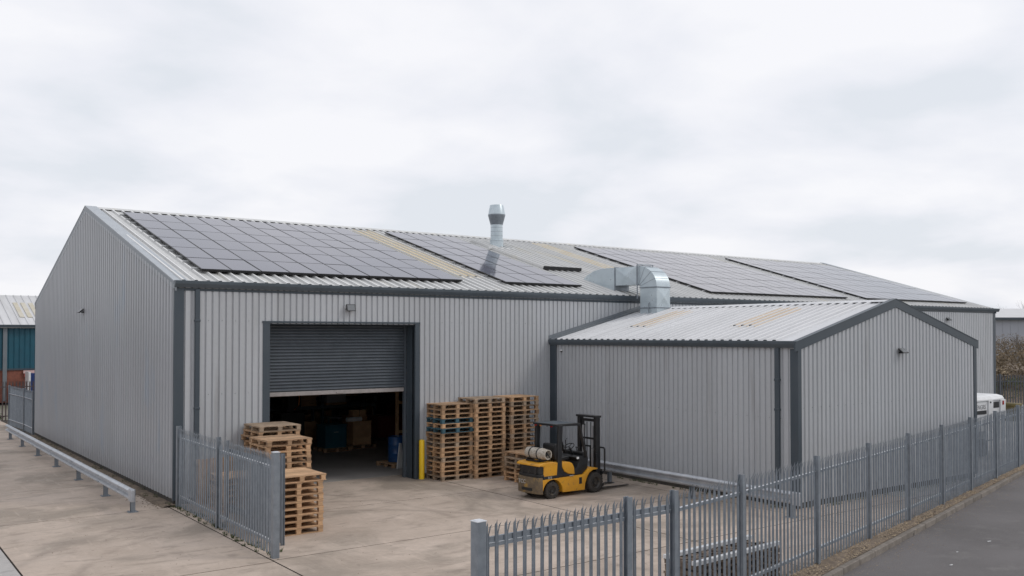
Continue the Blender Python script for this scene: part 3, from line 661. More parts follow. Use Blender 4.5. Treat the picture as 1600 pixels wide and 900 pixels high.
# ------------------------------------------------------------------ palisade fences
def pale_mesh(h, m):
    b = MB(); pr = [(-.034, .0), (-.020, -.017), (-.006, -.006), (.006, -.006), (.020, -.017), (.034, 0), (.031, .004), (.018, -.011), (.006, -.001), (-.006, -.001), (-.018, -.011), (-.031, .004)]
    z1 = h-.16; n = 12
    b.add([(a, c, .03) for a, c in pr]+[(a, c, z1) for a, c in pr], [(i, (i+1) % n, n+(i+1) % n, n+i) for i in range(n)])
    def spike(us, tip, mid):
        (u0, d0), (u1, d1) = us
        v = [(u0, d0, z1), (u1, d1, z1), (u1, d1+.006, z1), (u0, d0+.006, z1)]
        mx_ = [(mid[0]-.011, mid[1], mid[2]), (mid[0]+.011, mid[1], mid[2]), (mid[0]+.011, mid[1]+.006, mid[2]), (mid[0]-.011, mid[1]+.006, mid[2])]
        b.add(v+mx_+[tip], [(0, 1, 5, 4), (1, 2, 6, 5), (2, 3, 7, 6), (3, 0, 4, 7), (4, 5, 8), (5, 6, 8), (6, 7, 8), (7, 4, 8)])
    spike(((-.034, -.004), (-.012, -.013)), (-.052, -.04, h-.02), (-.036, -.022, h-.065))
    spike(((-.012, -.008), (.012, -.008)), (0, -.015, h+.015), (0, -.005, h-.055))
    spike(((.012, -.013), (.034, -.004)), (.052, -.04, h-.02), (.036, -.022, h-.065))
    return b.mesh('pale', m)
def palisade(name, label, posts, h=2.14, m='galv', spacing=.155, flip=False, group=None, cap=.10, rails=(.30, 1.84), cat='fence', pw_=None, drop=()):
    o = thing(name, label, cat, (posts[0][0], posts[0][1], 0), 0, group)
    pm = pale_mesh(h, m); ox, oy = posts[0]
    for i, (x, y) in enumerate(posts):
        skip = bool(pw_) and pw_[i] is None; w = .045 if skip else (pw_[i] if pw_ else cap)/2
        j = min(i, len(posts)-2); a = math.atan2(posts[j+1][1]-posts[j][1], posts[j+1][0]-posts[j][0])
        b = MB()
        if w > .06: b.box(-w, w, -w, w, -.1, h+.03)
        else:
            b.box(-w, w, -w, -w+.01, -.1, h+.02); b.box(-w, w, w-.01, w, -.1, h+.02); b.box(-.005, .005, -w+.01, w-.01, -.1, h+.02)
        if not skip: pst = b.build('post', m, o, (x-ox, y-oy, 0), (0, 0, a))
        if w > .06 and not skip:
            b = MB(); b.box(-w-.006, w+.006, -w-.006, w+.006, h+.03, h+.042); b.box(-w+.02, w-.02, -w+.02, w-.02, h+.042, h+.05); b.build('post_cap', 'top_highlight' if m == 'galv' else m, pst)
        if i == len(posts)-1: break
        dx_, dy_ = posts[i+1][0]-x, posts[i+1][1]-y; L_ = math.hypot(dx_, dy_); a = math.atan2(dy_, dx_); sg = -1 if not flip else 1
        for z in rails:
            b = MB(); b.prism([(.0, z-.035), (.004, z-.035), (.004, z+.010), (.05, z+.010), (.05, z+.015), (0, z+.015)] if not flip else [(0, z-.035), (-.004, z-.035), (-.004, z+.010), (-.05, z+.010), (-.05, z+.015), (0, z+.015)], w+.002, L_-w-.002, 'x')
            b.box(w-.01, w+.12, .006*(-sg), .05*(-sg) if sg < 0 else -.05, z-.06, z-.036)
            rl = b.build('rail', m, o, (x-ox, y-oy, 0), (0, 0, a))
            if cat == 'gate':
                b = MB(); b.box(w+.002, L_-w-.002, .012, .052, z+.0205, z+.095); b.build('gate_bar', m, rl)
            if m == 'galv':
                b = MB(); yy = (.001, .052) if not flip else (-.052, -.001); b.box(w+.002, L_-w-.002, yy[0], yy[1], z+.0155, z+.020); b.build('top_highlight', 'top_highlight', rl)  # pale strip painting the bright highlight along the rail
        n = max(1, int((L_-2*w)/spacing)); st = (L_-2*w)/n
        for k in range(n):
            d = w+st*(k+.5); px, py = dx_/L_*d, dy_/L_*d
            link('pale', pm, o, (x-ox+px + (0 if 1 else 0), y-oy+py, random.uniform(-.008, .008)), (random.uniform(-.004, .004), random.uniform(-.004, .004), a + (math.pi if flip else 0)))
    return o
FP = [(3.19, -15.30), (5.32, -14.88), (8.5, -14.17), (11.35, -13.52), (14.0, -12.93), (16.75, -12.30), (19.6, -11.62), (22.5, -10.95), (25.6, -10.22), (28.4, -9.58), (31.2, -8.93)]
palisade('palisade_fence', 'long galvanised palisade fence beside the road kerb in front of the annex', FP, spacing=.155)
palisade('palisade_gate', 'galvanised palisade gate panel hung on the thick square post at the bottom of the photo', [(-.66, -15.50), (2.2, -15.30), (3.20, -15.285)], pw_=[.145, .10, None], spacing=.155, cat='gate')
palisade('palisade_fence', 'left palisade fence running from the gable corner to the thick gate post', [(0, -.36), (-.04, -3.62), (-.08, -7.24)], pw_=[.11, .10, .135], flip=False)
g2 = palisade('palisade_gate', 'open palisade gate leaf folded back beside the left fence and pallet stacks', [(.38, -3.05), (.49, -6.25)], h=1.98, pw_=[.07, .07], rails=(.34, 1.7), cat='gate')
palisade('palisade_fence', 'solid looking galvanised palisade screen behind the left crash barrier', [(-.05, 21.5), (-.06, 23.9), (-.25, 27.2)], h=2.02, spacing=.10, rails=(.3, 1.6))
palisade('palisade_fence', 'dull brown palisade fence in front of the teal building', [(-14, 29.6), (-9, 29.6), (-5.5, 29.6), (-2, 29.6), (1.5, 29.6), (5, 29.6)], h=2.15, m='brownf', spacing=.155)
palisade('palisade_fence', 'dark grey palisade fence behind the far right corner of the warehouse', [(45.6, 3.1), (48.2, 1.15), (50.8, -.8), (53.4, -2.75), (56, -4.7)], h=2.25, m='darkf', spacing=.155)

# ------------------------------------------------------------------ crash barriers
def barrier(label, x, y0, y1, posts, top=.64, side=-1, m='galvb'):
    o = thing('crash_barrier', label, 'crash barrier', (x, y0, 0))
    c = top-.155
    w = [(0, .155), (.03, .150), (.085, .105), (.085, .075), (.0, .035), (.0, -.035), (.085, -.075), (.085, -.105), (.03, -.150), (0, -.155)]
    w = [(a*side, c+z) for a, z in w]; back = [(a-.006*side, z) for a, z in w[::-1]]
    nseg = max(1, int(abs(y1-y0)/3.62+.5)); st = (y1-y0)/nseg
    for k in range(nseg):
        b = MB(); b.prism(w+back, k*st-(.0 if k == 0 else .06*math.copysign(1, st)), (k+1)*st, 'y'); b.build('beam', m, o, (.004*side*(k % 2), 0, 0))
        if k: 
            b = MB()
            for zz in (-.085, .085):
                for yy in (-.1, .05): b.box(.082*side, .10*side, yy-.014, yy+.014, zz-.014, zz+.014)
            b.build('splice_bolt', 'galv', o, (0, k*st, c))
    b = MB(); pr = [(-.09, -.0)]; s_ = 1 if y1 > y0 else -1
    b.prism([(side*.09, c+.165), (side*-.015, c+.165), (side*-.015, c-.165), (side*.09, c-.165)], -.16*s_, .12*s_, 'y'); b.build('end_plate', m, o, bevel=.03, seg=2)
    for py in posts:
        b = MB(); b.box(-.055, .055, -.05, -.042, 0, top-.05); b.box(-.055, .055, .042, .05, 0, top-.05); b.box(-.004, .004, -.042, .042, 0, top-.05)
        p_ = b.build('post', 'galv', o, (-side*.065, py-y0, 0))
        b = MB(); b.box(-.12, .12, -.12, .12, 0, .014)
        for i_ in (-1, 1):
            for j_ in (-1, 1): b.box(i_*.09-.012, i_*.09+.012, j_*.09-.012, j_*.09+.012, .014, .03)
        b.build('base_plate', 'galv', p_)
    return o
barrier('galvanised crash barrier in front of the left gable wall', -1.22, -.62, 20.6, [-.34, 2.6, 6.2, 9.8, 13.4, 17.0, 20.2])
barrier('galvanised crash barrier along the annex side wall behind the forklift', 11.95, -11.15, -1.2, [-10.95, -7.6, -4.2, -1.6], top=.66)

# ------------------------------------------------------------------ bollard
o = thing('bollard', 'yellow steel bollard between the roller door and the tall pallet stack', 'bollard', (7.63, -.20, 0))
b = MB(); b.lathe([(.088, 0), (.088, 1.22), (.08, 1.25), (.05, 1.262), (.01, 1.265)], 24); b.build('bollard_tube', 'yellow', o, smooth=True)
b = MB(); b.lathe([(.15, 0), (.15, .008), (.10, .016)], 20); b.build('base_collar', 'kerb', o)

# ------------------------------------------------------------------ pallets
PH = .15
ORD = ['lowest', 'second', 'third', 'fourth', 'fifth', 'sixth', 'seventh', 'eighth', 'ninth', 'tenth', 'eleventh', 'twelfth', 'thirteenth', 'fourteenth', 'fifteenth', 'sixteenth', 'seventeenth', 'eighteenth']
def make_pallet(dep, m, seed):
    rd = random.Random(seed)
    o = bpy.data.objects.new('pallet', None); o.empty_display_size = .1
    def bd(name, x0, x1, y0, y1, z0, z1):
        j = lambda s=.004: rd.uniform(-s, s)
        b = MB(); b.box(x0+j(.006), x1+j(.006), y0+j(), y1+j(), z0, z1); me = b.mesh(name, m); parts.append((name, me))
    parts = []
    for i in range(3):                                     # bottom boards along x
        y = -dep/2+.05+(dep-.1)*i/2; bd('bottom_board', -.6, .6, y-.05, y+.05, 0, .018)
    for i in range(3):
        for j_ in range(3):
            x = -.6+.07+(1.2-.14)*i/2; y = -dep/2+.05+(dep-.1)*j_/2; bd('block', x-.055, x+.055, y-.05, y+.05, .0185, .1085)
    for i in range(3):
        x = -.6+.07+(1.2-.14)*i/2; bd('stringer_board', x-.07, x+.07, -dep/2, dep/2, .109, .1275)
    nb = 7; w = .125*dep
    for i in range(nb):
        y = -dep/2+w/2+(dep-w)*i/(nb-1); bd('deck_board', -.6, .6, y-w/2, y+w/2, .128, .1475)
    return parts
PAL = {(k, m): [make_pallet(d, m, s*13+len(k)) for s in range(4)] for k, d in (('uk', 1.0), ('sq', 1.18)) for m in ('wood', 'woodo', 'woodb', 'woodg')}
def place_pallet(kind, m, loc, rz, label, group, rot=None):
    e_ = thing('pallet', label, 'pallet', loc, rz, group)
    if rot: e_.rotation_euler = rot
    for nm, me in random.choice(PAL[(kind, m)]): link(nm, me, e_)
    return e_
def stack(cx, cy, n, kind, where, rz=0, mats=('wood',), blue=(), off={}, jit=.013):
    for k in range(n):
        m = 'woodb' if k in blue else random.choice(mats)
        dx_, dy_, dr = off.get(k, (0, 0, 0))
        nm = 'topmost' if k == n-1 else ORD[k] + (' from the bottom' if k else '')
        if k in blue: lab = 'blue painted pallet, %s of the %s' % (nm, where)
        else: lab = 'wooden pallet, %s of the %s' % (nm, where)
        flip = math.pi if random.random() < .5 else 0
        place_pallet(kind, m, (cx+random.uniform(-jit, jit)+dx_, cy+random.uniform(-jit, jit)+dy_, k*PH), rz+flip+dr+random.uniform(-.012, .012), lab, 'pallets of the '+where)
stack(8.50, -.46+.0, 16, 'uk', 'tall stack beside the yellow bollard', mats=('wood', 'woodo', 'woodo', 'woodg'), blue=(10, 12), off={9: (-.03, 0, .01), 14: (.01, 0, 0)})
stack(9.66, -.62, 17, 'uk', 'middle tall stack by the warehouse wall', mats=('wood', 'woodo', 'woodo', 'woodg'), off={8: (.03, 0, .01), 16: (-.03, 0, 0)})
stack(11.02, -.66, 17, 'uk', 'tall stack nearest the annex corner', mats=('wood', 'woodo', 'woodo', 'woodg'), off={12: (-.04, 0, .02)}, rz=.04)
stack(10.27, -2.42, 6, 'sq', 'low stack behind the forklift', mats=('woodo', 'wood', 'woodg'), off={5: (.12, .12, .03)})
stack(2.45, -.70, 14, 'sq', 'rearmost stack left of the door', mats=('wood', 'wood', 'woodo', 'woodg'), off={11: (-.04, .02, .03), 13: (.03, 0, 0)})
stack(1.86, -2.75, 13, 'sq', 'middle stack left of the door', mats=('wood', 'wood', 'woodo', 'woodg'), off={12: (.03, -.02, 0)})
stack(1.22, -4.87, 9, 'sq', 'front stack by the open gate leaf', mats=('wood',), off={8: (.06, -.02, 0)})
stack(1.18, -1.40, 6, 'uk', 'short stack behind the left palisade fence', mats=('wood', 'woodo'), rz=math.pi/2)
place_pallet('uk', 'wood', (1.0, -.22, .62), 0, 'single wooden pallet stood on its side against the warehouse wall', 'leaning pallet', rot=(math.pi/2-.12, math.pi/2, 0))

# ------------------------------------------------------------------ timber pile behind the long fence
ti = thing('timber_pile', 'low pile of timber bearers topped with two long white boards behind the fence', 'timber pile', (5.85, -14.02, 0), .06)
for lv in range(5):
    for i in range(3):
        b = MB(); b.box(-1.2, 1.2, -.045, .045, 0, .035); b.build('plank', 'woodd', ti, (random.uniform(-.04, .04), -.35+i*.35, .08+lv*.12))
    for i in range(8):
        b = MB(); b.box(-.05, .05, -.42, .42, 0, .075); b.build('bearer', 'woodd', ti, (-1.12+i*.32, random.uniform(-.02, .02), .002+lv*.12))
for i, y in enumerate((-.36, .30)):
    b = MB(); b.box(-1.32, 1.22, -.05, .05, 0, .07); b.build('white_board', 'white', ti, (random.uniform(-.03, .03), y, .60), bevel=.004)
for i in range(7):
    b = MB(); b.box(-.06, .06, -.40, .40, 0, .04); b.build('cross_board', 'woodd', ti, (-1.0+i*.33, 0, .575-.02))
b = MB(); b.box(-.8, .8, -.05, .05, 0, .06); tag(b.build('white_beam', 'white', None, (3.75, -14.35, .0), (0, 0, .1)), 'short white beam lying on the concrete left of the timber pile', 'beam')

# ------------------------------------------------------------------ forklift (local x forward, origin under the rear axle centre)
fk = thing('forklift', 'yellow and black gas forklift with overhead guard parked facing the annex wall', 'forklift', (8.78, -4.86, 0), R(4))
HW = .49
def fpart(name, prof, y0, y1, m, bev=.02, seg=2, par=None): 
    b = MB(); b.prism(prof, y0, y1, 'y'); return b.build(name, m, par or fk, bevel=bev, seg=seg, smooth=True)
# counterweight: rounded in plan
b = MB()
plan = [(-.375, -.50), (-.42, -.50), (-.49, -.43), (-.53, -.26), (-.54, 0), (-.53, .26), (-.49, .43), (-.42, .50), (-.375, .50)]
b.prism(plan, .16, .62, 'z'); cwt = b.build('counterweight', 'fl_cw', fk, bevel=.025, seg=2, smooth=True)
b = MB(); b.box(-.545, -.515, -.22, .22, .24, .32); b.build('tow_slot', 'fl_k', cwt)
link('lettering', text_mesh('TCC', .15, 'wtext'), cwt, (-.545, .20, .47), (math.pi/2, 0, -math.pi/2+.0))
plan2 = [(-.30, -.49), (-.41, -.49), (-.48, -.42), (-.515, -.25), (-.525, 0), (-.515, .25), (-.48, .42), (-.41, .49), (-.30, .49)]
b = MB(); b.prism([(x_*.985, y_*.985) for x_, y_ in plan2], .622, .70, 'z'); b.build('counterweight_band', 'fl_k', fk, bevel=.01)
# radiator grille recess and hood
b = MB(); b.prism([(x_*.93, y_*.95) for x_, y_ in plan2], .701, .93, 'z'); b.build('rear_grille', 'fl_k', fk, bevel=.01)
b = MB()
for y_ in (-.30, -.02, .26): b.prism([(-.500, .70), (-.47, .70), (-.45, .92), (-.475, .92)], y_-.03, y_+.03, 'y')
b.build('grille_bar', 'rim', fk)
fpart('engine_hood', [(.22, .60), (.245, .99), (-.05, 1.035), (-.40, 1.02), (-.49, .985), (-.52, .93), (-.33, .915), (-.345, .66), (-.33, .62)], -HW, HW, 'fl_y', .035, 3)
fpart('hood_band', [(-.36, .565), (.25, .565), (.24, .65), (-.345, .65)], -HW-.004, HW+.004, 'fl_k', .008)
# chassis band between the wheels with the rear arch
arch = [(.375*math.cos(a)+.0, .20+.335*math.sin(a)) for a in [math.pi*.97-k*math.pi*.97/10 for k in range(11)]]
fpart('chassis', [(-.40, .56)]+[(x_, z_) for x_, z_ in arch if z_ > .2] + [(.39, .14), (1.26, .12), (1.28, .30), (1.34, .44), (1.44, .585), (1.60, .66), (1.78, .66), (1.80, .70), (1.58, .735), (1.42, .70), (1.22, .56)], -HW-.006, HW+.006, 'fl_y', .012)
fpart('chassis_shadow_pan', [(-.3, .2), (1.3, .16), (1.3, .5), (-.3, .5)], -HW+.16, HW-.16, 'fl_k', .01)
b = MB(); b.box(1.02, 1.15, -HW-.010, -HW+.01, .30, .50); b.build('step', 'fl_k', fk, bevel=.01)
# seat deck cover (yellow) and black cowl
fpart('seat_deck', [(.34, .985), (.36, .86), (.46, .72), (.62, .64), (.86, .61), (.84, .80), (.76, .93), (.66, .975)], -HW+.0, HW, 'fl_y', .02)
fpart('side_sweep', [(.17, .565), (.86, .565), (.86, .605), (.62, .632), (.45, .71), (.345, .86), (.325, .985), (.22, .985)], -HW+.012, HW-.012, 'fl_k', .008)
fpart('floor_cowl', [(.86, .56), (1.20, .565), (1.42, .72), (1.46, 1.02), (1.42, 1.07), (1.05, 1.10), (.96, 1.07), (1.10, .95), (1.02, .80), (.88, .72)], -HW+.05, HW-.05, 'fl_k', .015)
link('lettering', text_mesh('D.5J', .085, 'wtext'), fk, (-.12, -HW-.013, .60), (math.pi/2, 0, 0))
link('lettering', text_mesh('ooooo', .06, 'wtext'), fk, (.72, -HW-.013, .585), (math.pi/2, 0, 0))
b = MB(); b.box(.98, 1.06, -HW+.03, -HW+.05, 1.02, 1.08); b.build('label_plate', 'white', fk)
# wheels
def wheel(r, w, loc, rz=0):
    b = MB(); b.lathe([(r*.55, -w/2), (r*.9, -w/2), (r*.985, -w*.38), (r, -w*.2), (r, w*.2), (r*.985, w*.38), (r*.9, w/2), (r*.58, w/2), (r*.56, w*.3), (r*.56, -w*.3)], 32, 'y', cap=False)
    wh = b.build('wheel', 'tyre', fk, loc, (0, 0, rz), smooth=True)
    b = MB()
    for k in range(22):
        a = 2*math.pi*k/22
        for s in (-1, 1):
            c_, s__ = math.cos(a), math.sin(a); p0 = Vector((c_, 0, s__))
            t_ = Vector((-s__, 0, c_)); q = p0*(r-.004); q.y = s*w*.28
            vs = [q + t_*tt*.016 + Vector((0, yy*w*.2, 0)) + p0*hh for hh in (0, .014) for tt, yy in ((-1, -1), (1, -1), (1, 1), (-1, 1))]
            b.add(vs, [(0, 1, 2, 3), (4, 5, 6, 7), (0, 1, 5, 4), (1, 2, 6, 5), (2, 3, 7, 6), (3, 0, 4, 7)])
    stuff(b.build('tread', 'tyre', wh))
    b = MB(); b.lathe([(r*.02, -w*.34), (r*.2, -w*.40), (r*.22, -w*.3), (r*.44, -w*.28), (r*.50, -w*.46), (r*.56, -w*.53), (r*.60, -w*.53), (r*.58, -w*.3), (r*.5, w*.4)], 24, 'y'); b.build('rim', 'rim', wh, smooth=True)
    b = MB()
    for k in range(6):
        a = k*math.pi/3; b.box(r*.32*math.cos(a)-.012, r*.32*math.cos(a)+.012, -w*.36, -w*.28, r*.32*math.sin(a)-.012, r*.32*math.sin(a)+.012)
    b.build('wheel_nut', 'rim', wh)
for s in (-1, 1):
    wheel(.235, .17, (0, s*.405, .235), R(-8)); wheel(.292, .22, (1.66, s*.44, .292))
# overhead guard
guard = MB()
def bar(b, p, q, w=.05, d=.05):
    p, q = Vector(p), Vector(q); dr = (q-p).normalized(); a = Vector((0, 1, 0)); c_ = dr.cross(a).normalized()
    vs = [P_ + a*i*d/2 + c_*j*w/2 for P_ in (p, q) for i, j in ((-1, -1), (1, -1), (1, 1), (-1, 1))]
    b.add(vs, [(0, 1, 2, 3), (4, 5, 6, 7), (0, 1, 5, 4), (1, 2, 6, 5), (2, 3, 7, 6), (3, 0, 4, 7)])
for s in (-1, 1):
    b = MB(); b.prism([(.15, .60), (.37, .60), (.35, 1.0), (.355, 1.5), (.38, 2.03), (.22, 2.03), (.20, 1.5), (.185, 1.0)], s*.465-.04, s*.465+.04, 'y'); b.build('guard_rear_post', 'fl_k', fk, bevel=.012, smooth=True)
    b = MB(); b.tube([(1.36, s*.46, 1.05), (1.22, s*.46, 1.45), (1.12, s*.455, 1.85), (1.08, s*.45, 1.97), (1.0, s*.45, 2.03)], .042, 8); b.build('guard_front_post', 'fl_k', fk, smooth=True)
b = MB()
for s in (-1, 1): b.prism([(.12, 2.01), (1.08, 1.98), (1.12, 2.01), (1.10, 2.04), (.95, 2.065), (.12, 2.075)], s*.46-.035, s*.46+.035, 'y')
b.prism([(.10, 2.01), (.16, 2.01), (.16, 2.075), (.10, 2.075)], -.43, .43, 'y'); b.prism([(1.02, 1.985), (1.10, 1.99), (1.09, 2.05), (1.02, 2.06)], -.43, .43, 'y')
b.build('guard_roof_frame', 'fl_k', fk, bevel=.01)
b = MB(); b.prism([(.165, 2.045), (1.015, 2.035), (1.015, 2.058), (.165, 2.070)], -.42, .42, 'y'); b.build('guard_roof_panel', 'trim', fk)
for y_, m_ in ((-.33, 'redl'), (.33, 'redl'), (-.15, 'lens'), (.12, 'orange')):
    b = MB(); b.box(.085, .11, y_-.032, y_+.032, 1.985, 2.015); b.build('rear_lamp', m_, fk)
# seat, steering
fpart('seat', [(.40, .99), (.86, .99), (.90, 1.06), (.84, 1.10), (.48, 1.08), (.42, 1.45), (.36, 1.50), (.28, 1.46), (.27, 1.2), (.32, 1.02)], -.24, .24, 'fl_k', .03, 3)
b = MB(); b.tube([(1.36, 0, .95), (1.12, 0, 1.30)], .035, 8); b.build('steering_column', 'fl_k', fk, smooth=True)
b = MB(); ring = [(1.10+.17*math.cos(a)*math.sin(.9), .17*math.sin(a), 1.33+.17*math.cos(a)*math.cos(.9)*.8) for a in [k*math.pi/10 for k in range(21)]]; b.tube(ring, .014, 6, False)
for k in (0, 7, 13): b.tube([(1.10, 0, 1.33), ring[k]], .011, 5)
b.build('steering_wheel', 'fl_k', fk, smooth=True)
b = MB(); b.box(1.30, 1.44, -.40, .40, 1.05, 1.18); b.build('dashboard', 'fl_k', fk, bevel=.02)
b = MB()
for y_ in (-.30, -.24, -.18): b.tube([(1.28, y_, 1.12), (1.22, y_, 1.30)], .010, 6); b.lathe([(.018, 0), (.022, .02), (.01, .04)], 8, c=(1.22, y_, 1.30))
b.build('lever', 'fl_k', fk)
# gas bottle lying across the hood
gb = MB(); gb.lathe([(.04, -.41), (.09, -.41), (.11, -.40), (.125, -.40), (.155, -.34), (.16, -.30), (.16, .28), (.15, .34), (.10, .39), (.04, .40)], 26, 'y'); gas = gb.build('gas_bottle', 'gas', fk, (-.20, -.02, 1.25), smooth=True)
b = MB(); b.lathe([(.115, -.38), (.115, -.50), (.138, -.50), (.142, -.38)], 22, 'y', cap=False); b.build('collar_ring', 'gas', gas, smooth=True)
b = MB(); b.lathe([(.07, -.412), (.05, -.43), (.03, -.45), (.03, -.485), (.01, -.485)], 14, 'y'); b.build('valve', 'fl_k', gas)
for y_ in (-.17, .14):
    b = MB(); b.lathe([(.162, y_-.022), (.166, y_-.02), (.166, y_+.02), (.162, y_+.022)], 26, 'y'); b.build('strap', 'fl_k', gas, smooth=True)
b = MB(); b.box(-.34, -.06, -.30, -.25, 1.03, 1.12); b.box(-.34, -.06, .20, .25, 1.03, 1.12); b.box(-.36, -.30, -.30, .25, 1.035, 1.07); b.build('bottle_cradle', 'fl_k', fk)
b = MB(); b.tube([(-.2, -.5, 1.25), (-.12, -.52, 1.15), (-.02, -.42, 1.06), (.05, -.3, 1.04)], .012, 6); b.build('gas_hose', 'fl_k', fk, smooth=True)
# mast
mast = MB()
for s in (-1, 1):
    mast.box(1.83, 2.0, s*.34-.055, s*.34+.055, .12, 2.17); mast.box(1.80, 1.86, s*.40-.025, s*.40+.025, .5, 1.1)
mast.box(1.80, 2.02, -.43, .43, 2.15, 2.21); mast.box(1.84, 1.88, -.30, .30, 1.50, 1.56); mast.box(1.84, 1.88, -.30, .30, .55, .65)
mast_o = mast.build('mast', 'fl_k', fk, bevel=.006)
b = MB()
for s in (-1, 1): b.box(1.90, 1.98, s*.26-.03, s*.26+.03, .16, 2.10)
b.box(1.90, 1.98, -.23, .23, 2.02, 2.10); b.build('inner_mast', 'fl_k', mast_o, bevel=.005)
b = MB(); b.tube([(1.88, .19, .2), (1.88, .19, 1.9)], .035, 10); b.tube([(1.88, -.19, .2), (1.88, -.19, 1.9)], .035, 10); b.build('lift_cylinder', 'gtext', mast_o, smooth=True)
b = MB()
for y_ in (-.08, .08): b.tube([(1.93, y_, .4), (1.93, y_, 2.0)], .014, 6)
b.tube([(1.84, .05, 1.2), (1.80, .06, 1.5), (1.84, .07, 1.95)], .014, 6); b.build('chain', 'fl_k', mast_o)
b = MB(); b.box(1.875, 1.965, -.3835, -.381, 1.52, 1.80); b.build('warning_sticker', 'yellow', mast_o)
b = MB(); b.box(1.90, 1.945, -.3835, -.381, .98, 1.10); b.build('rating_plate', 'white', mast_o)
car = MB(); car.box(2.0, 2.05, -.50, .50, .14, .22); car.box(2.0, 2.05, -.50, .50, .50, .58)
for s in (-1, 1): car.box(2.0, 2.04, s*.30-.04, s*.30+.04, .12, .62)
car_o = car.build('fork_carriage', 'fl_k', fk, bevel=.006)
b = MB()
for y_ in (-.50, -.30, -.10, .10, .30, .50): b.tube([(2.08, y_, .55), (2.08, y_, 1.24)], .018 if abs(y_) < .45 else .026, 8)
b.tube([(2.08, -.50, 1.20), (2.08, -.47, 1.26), (2.08, .47, 1.26), (2.08, .50, 1.20)], .026, 8); b.tube([(2.08, -.50, .56), (2.08, .50, .56)], .026, 8); b.build('load_backrest', 'fl_k', car_o, smooth=True)
for y_ in (-.33, .30):
    b = MB(); b.prism([(2.06, .62), (2.06, .03), (3.28, .03), (3.28, .042), (2.4, .075), (2.11, .085), (2.11, .62)], y_-.055, y_+.055, 'y'); b.build('fork', 'rim', fk, bevel=.004)
b = MB(); b.tube([(1.5, -.50, 1.05), (1.5, -.50, 1.28), (1.62, -.50, 1.30), (1.72, -.45, 1.2)], .014, 6); b.tube([(1.45, .5, 1.0), (1.45, .5, 1.45), (1.5, .5, 1.5)], .014, 6); b.build('grab_rail', 'fl_k', fk, smooth=True)

# ------------------------------------------------------------------ things inside the hall
def tag_box(name, lab, cat, loc, parts, rz=0):
    o = thing(name, lab, cat, loc, rz)
    for nm, bx, m in parts:
        b = MB(); b.box(*bx); b.build(nm, m, o, bevel=.006)
    return o
place_pallet('uk', 'woodo', (8.62, 3.05, 0), .1, 'wooden pallet under the blue drum inside the doorway', 'pallets inside the hall')
o = thing('drum', 'blue steel drum on a pallet just inside the roller door', 'drum', (8.50, 3.0, .15))
b = MB(); b.lathe([(.27, 0), (.285, .01), (.285, .28), (.295, .295), (.285, .31), (.285, .57), (.295, .585), (.285, .60), (.285, .86), (.29, .88), (.275, .88), (.27, .86)], 28); b.build('drum_body', 'drum', o, smooth=True)
b = MB(); b.lathe([(.03, .861), (.03, .88), (.01, .88)], 10, c=(.12, .08, 0)); b.build('bung', 'gtext', o)
b = MB(); b.prism([(-.17, 0), (.17, 0), (.15, .84), (.07, .86)], -.02, .02, 'y'); tag(b.build('white_board', 'white', None, (8.26, 2.30, .01), (-.10, 0, .35)), 'white tapered board leaning against the blue drum', 'board')
place_pallet('uk', 'woodo', (8.55, 8.25, 0), .0, 'wooden pallet under the dark teal cabinet inside the hall', 'pallets inside the hall')
tag_box('cabinet', 'dark teal steel cabinet on a pallet inside the hall', 'cabinet', (8.5, 8.2, .15), [('cabinet_body', (-.45, .45, -.4, .4, 0, .85), 'teal'), ('lid', (-.47, .47, -.42, .42, .852, .90), 'teal'), ('handle', (-.1, .1, -.43, -.401, .6, .63), 'gtext')])
place_pallet('uk', 'woodo', (9.85, 8.6, 0), .0, 'wooden pallet under the timber crate inside the hall', 'pallets inside the hall')
o = thing('crate', 'slatted timber crate standing right of the teal cabinet', 'crate', (9.8, 8.5, .15))
for k in range(6):
    b = MB(); b.box(-.40, .40, -.41, -.39, .01+k*.155, .145+k*.155); b.build('slat', 'crate', o)
    b = MB(); b.box(-.41, -.39, -.385, .40, .01+k*.155, .145+k*.155); b.build('slat', 'crate', o)
b = MB(); b.box(-.388, .40, -.388, .40, 0, .92); b.build('crate_body', 'crate', o)
b = MB(); b.box(-.42, .42, -.42, .42, .925, .95); b.build('crate_lid', 'crate', o)
b = MB(); b.tube([(-.3, 0, 0), (.35, 0, 0)], .09, 14); tag(b.build('roll', 'white', None, (9.4, 8.1, 1.20), smooth=True), 'pale roll of sheeting lying on the crate', 'roll')
tag_box('carton', 'brown cardboard carton on top of the crate behind the pale roll', 'carton', (9.85, 8.65, 1.103), [('carton_body', (-.3, .3, -.2, .2, 0, .42), 'crate'), ('tape', (-.02, .02, -.202, .202, .02, .423), 'woodo')])
tag_box('skip', 'dull maroon tipping skip deep inside the hall', 'skip', (12.6, 10.6, 0), [('skip_body', (-1.0, 1.0, -.5, .5, .12, 1.0), 'maroon'), ('rim', (-1.05, 1.05, -.55, .55, 1.002, 1.06), 'maroon'), ('foot', (-.8, -.6, -.4, .4, 0, .12), 'rim'), ('foot', (.6, .8, -.4, .4, 0, .12), 'rim')])
tag_box('workbench', 'grey workbench beyond the drum inside the hall', 'bench', (11.2, 12.6, 0), [('bench_top', (-1.0, 1.0, -.4, .4, .85, .92), 'gtext'), ('leg', (-.95, -.88, -.35, -.28, 0, .85), 'gtext'), ('leg', (.88, .95, -.35, -.28, 0, .85), 'gtext'), ('leg', (-.95, -.88, .28, .35, 0, .85), 'gtext'), ('leg', (.88, .95, .28, .35, 0, .85), 'gtext'), ('bench_shelf', (-.9, .9, -.3, .3, .25, .3), 'woodo')])
o = thing('goods_stand', 'upright raw timber frame just inside the right door jamb', 'frame', (9.6, 4.9, 0))
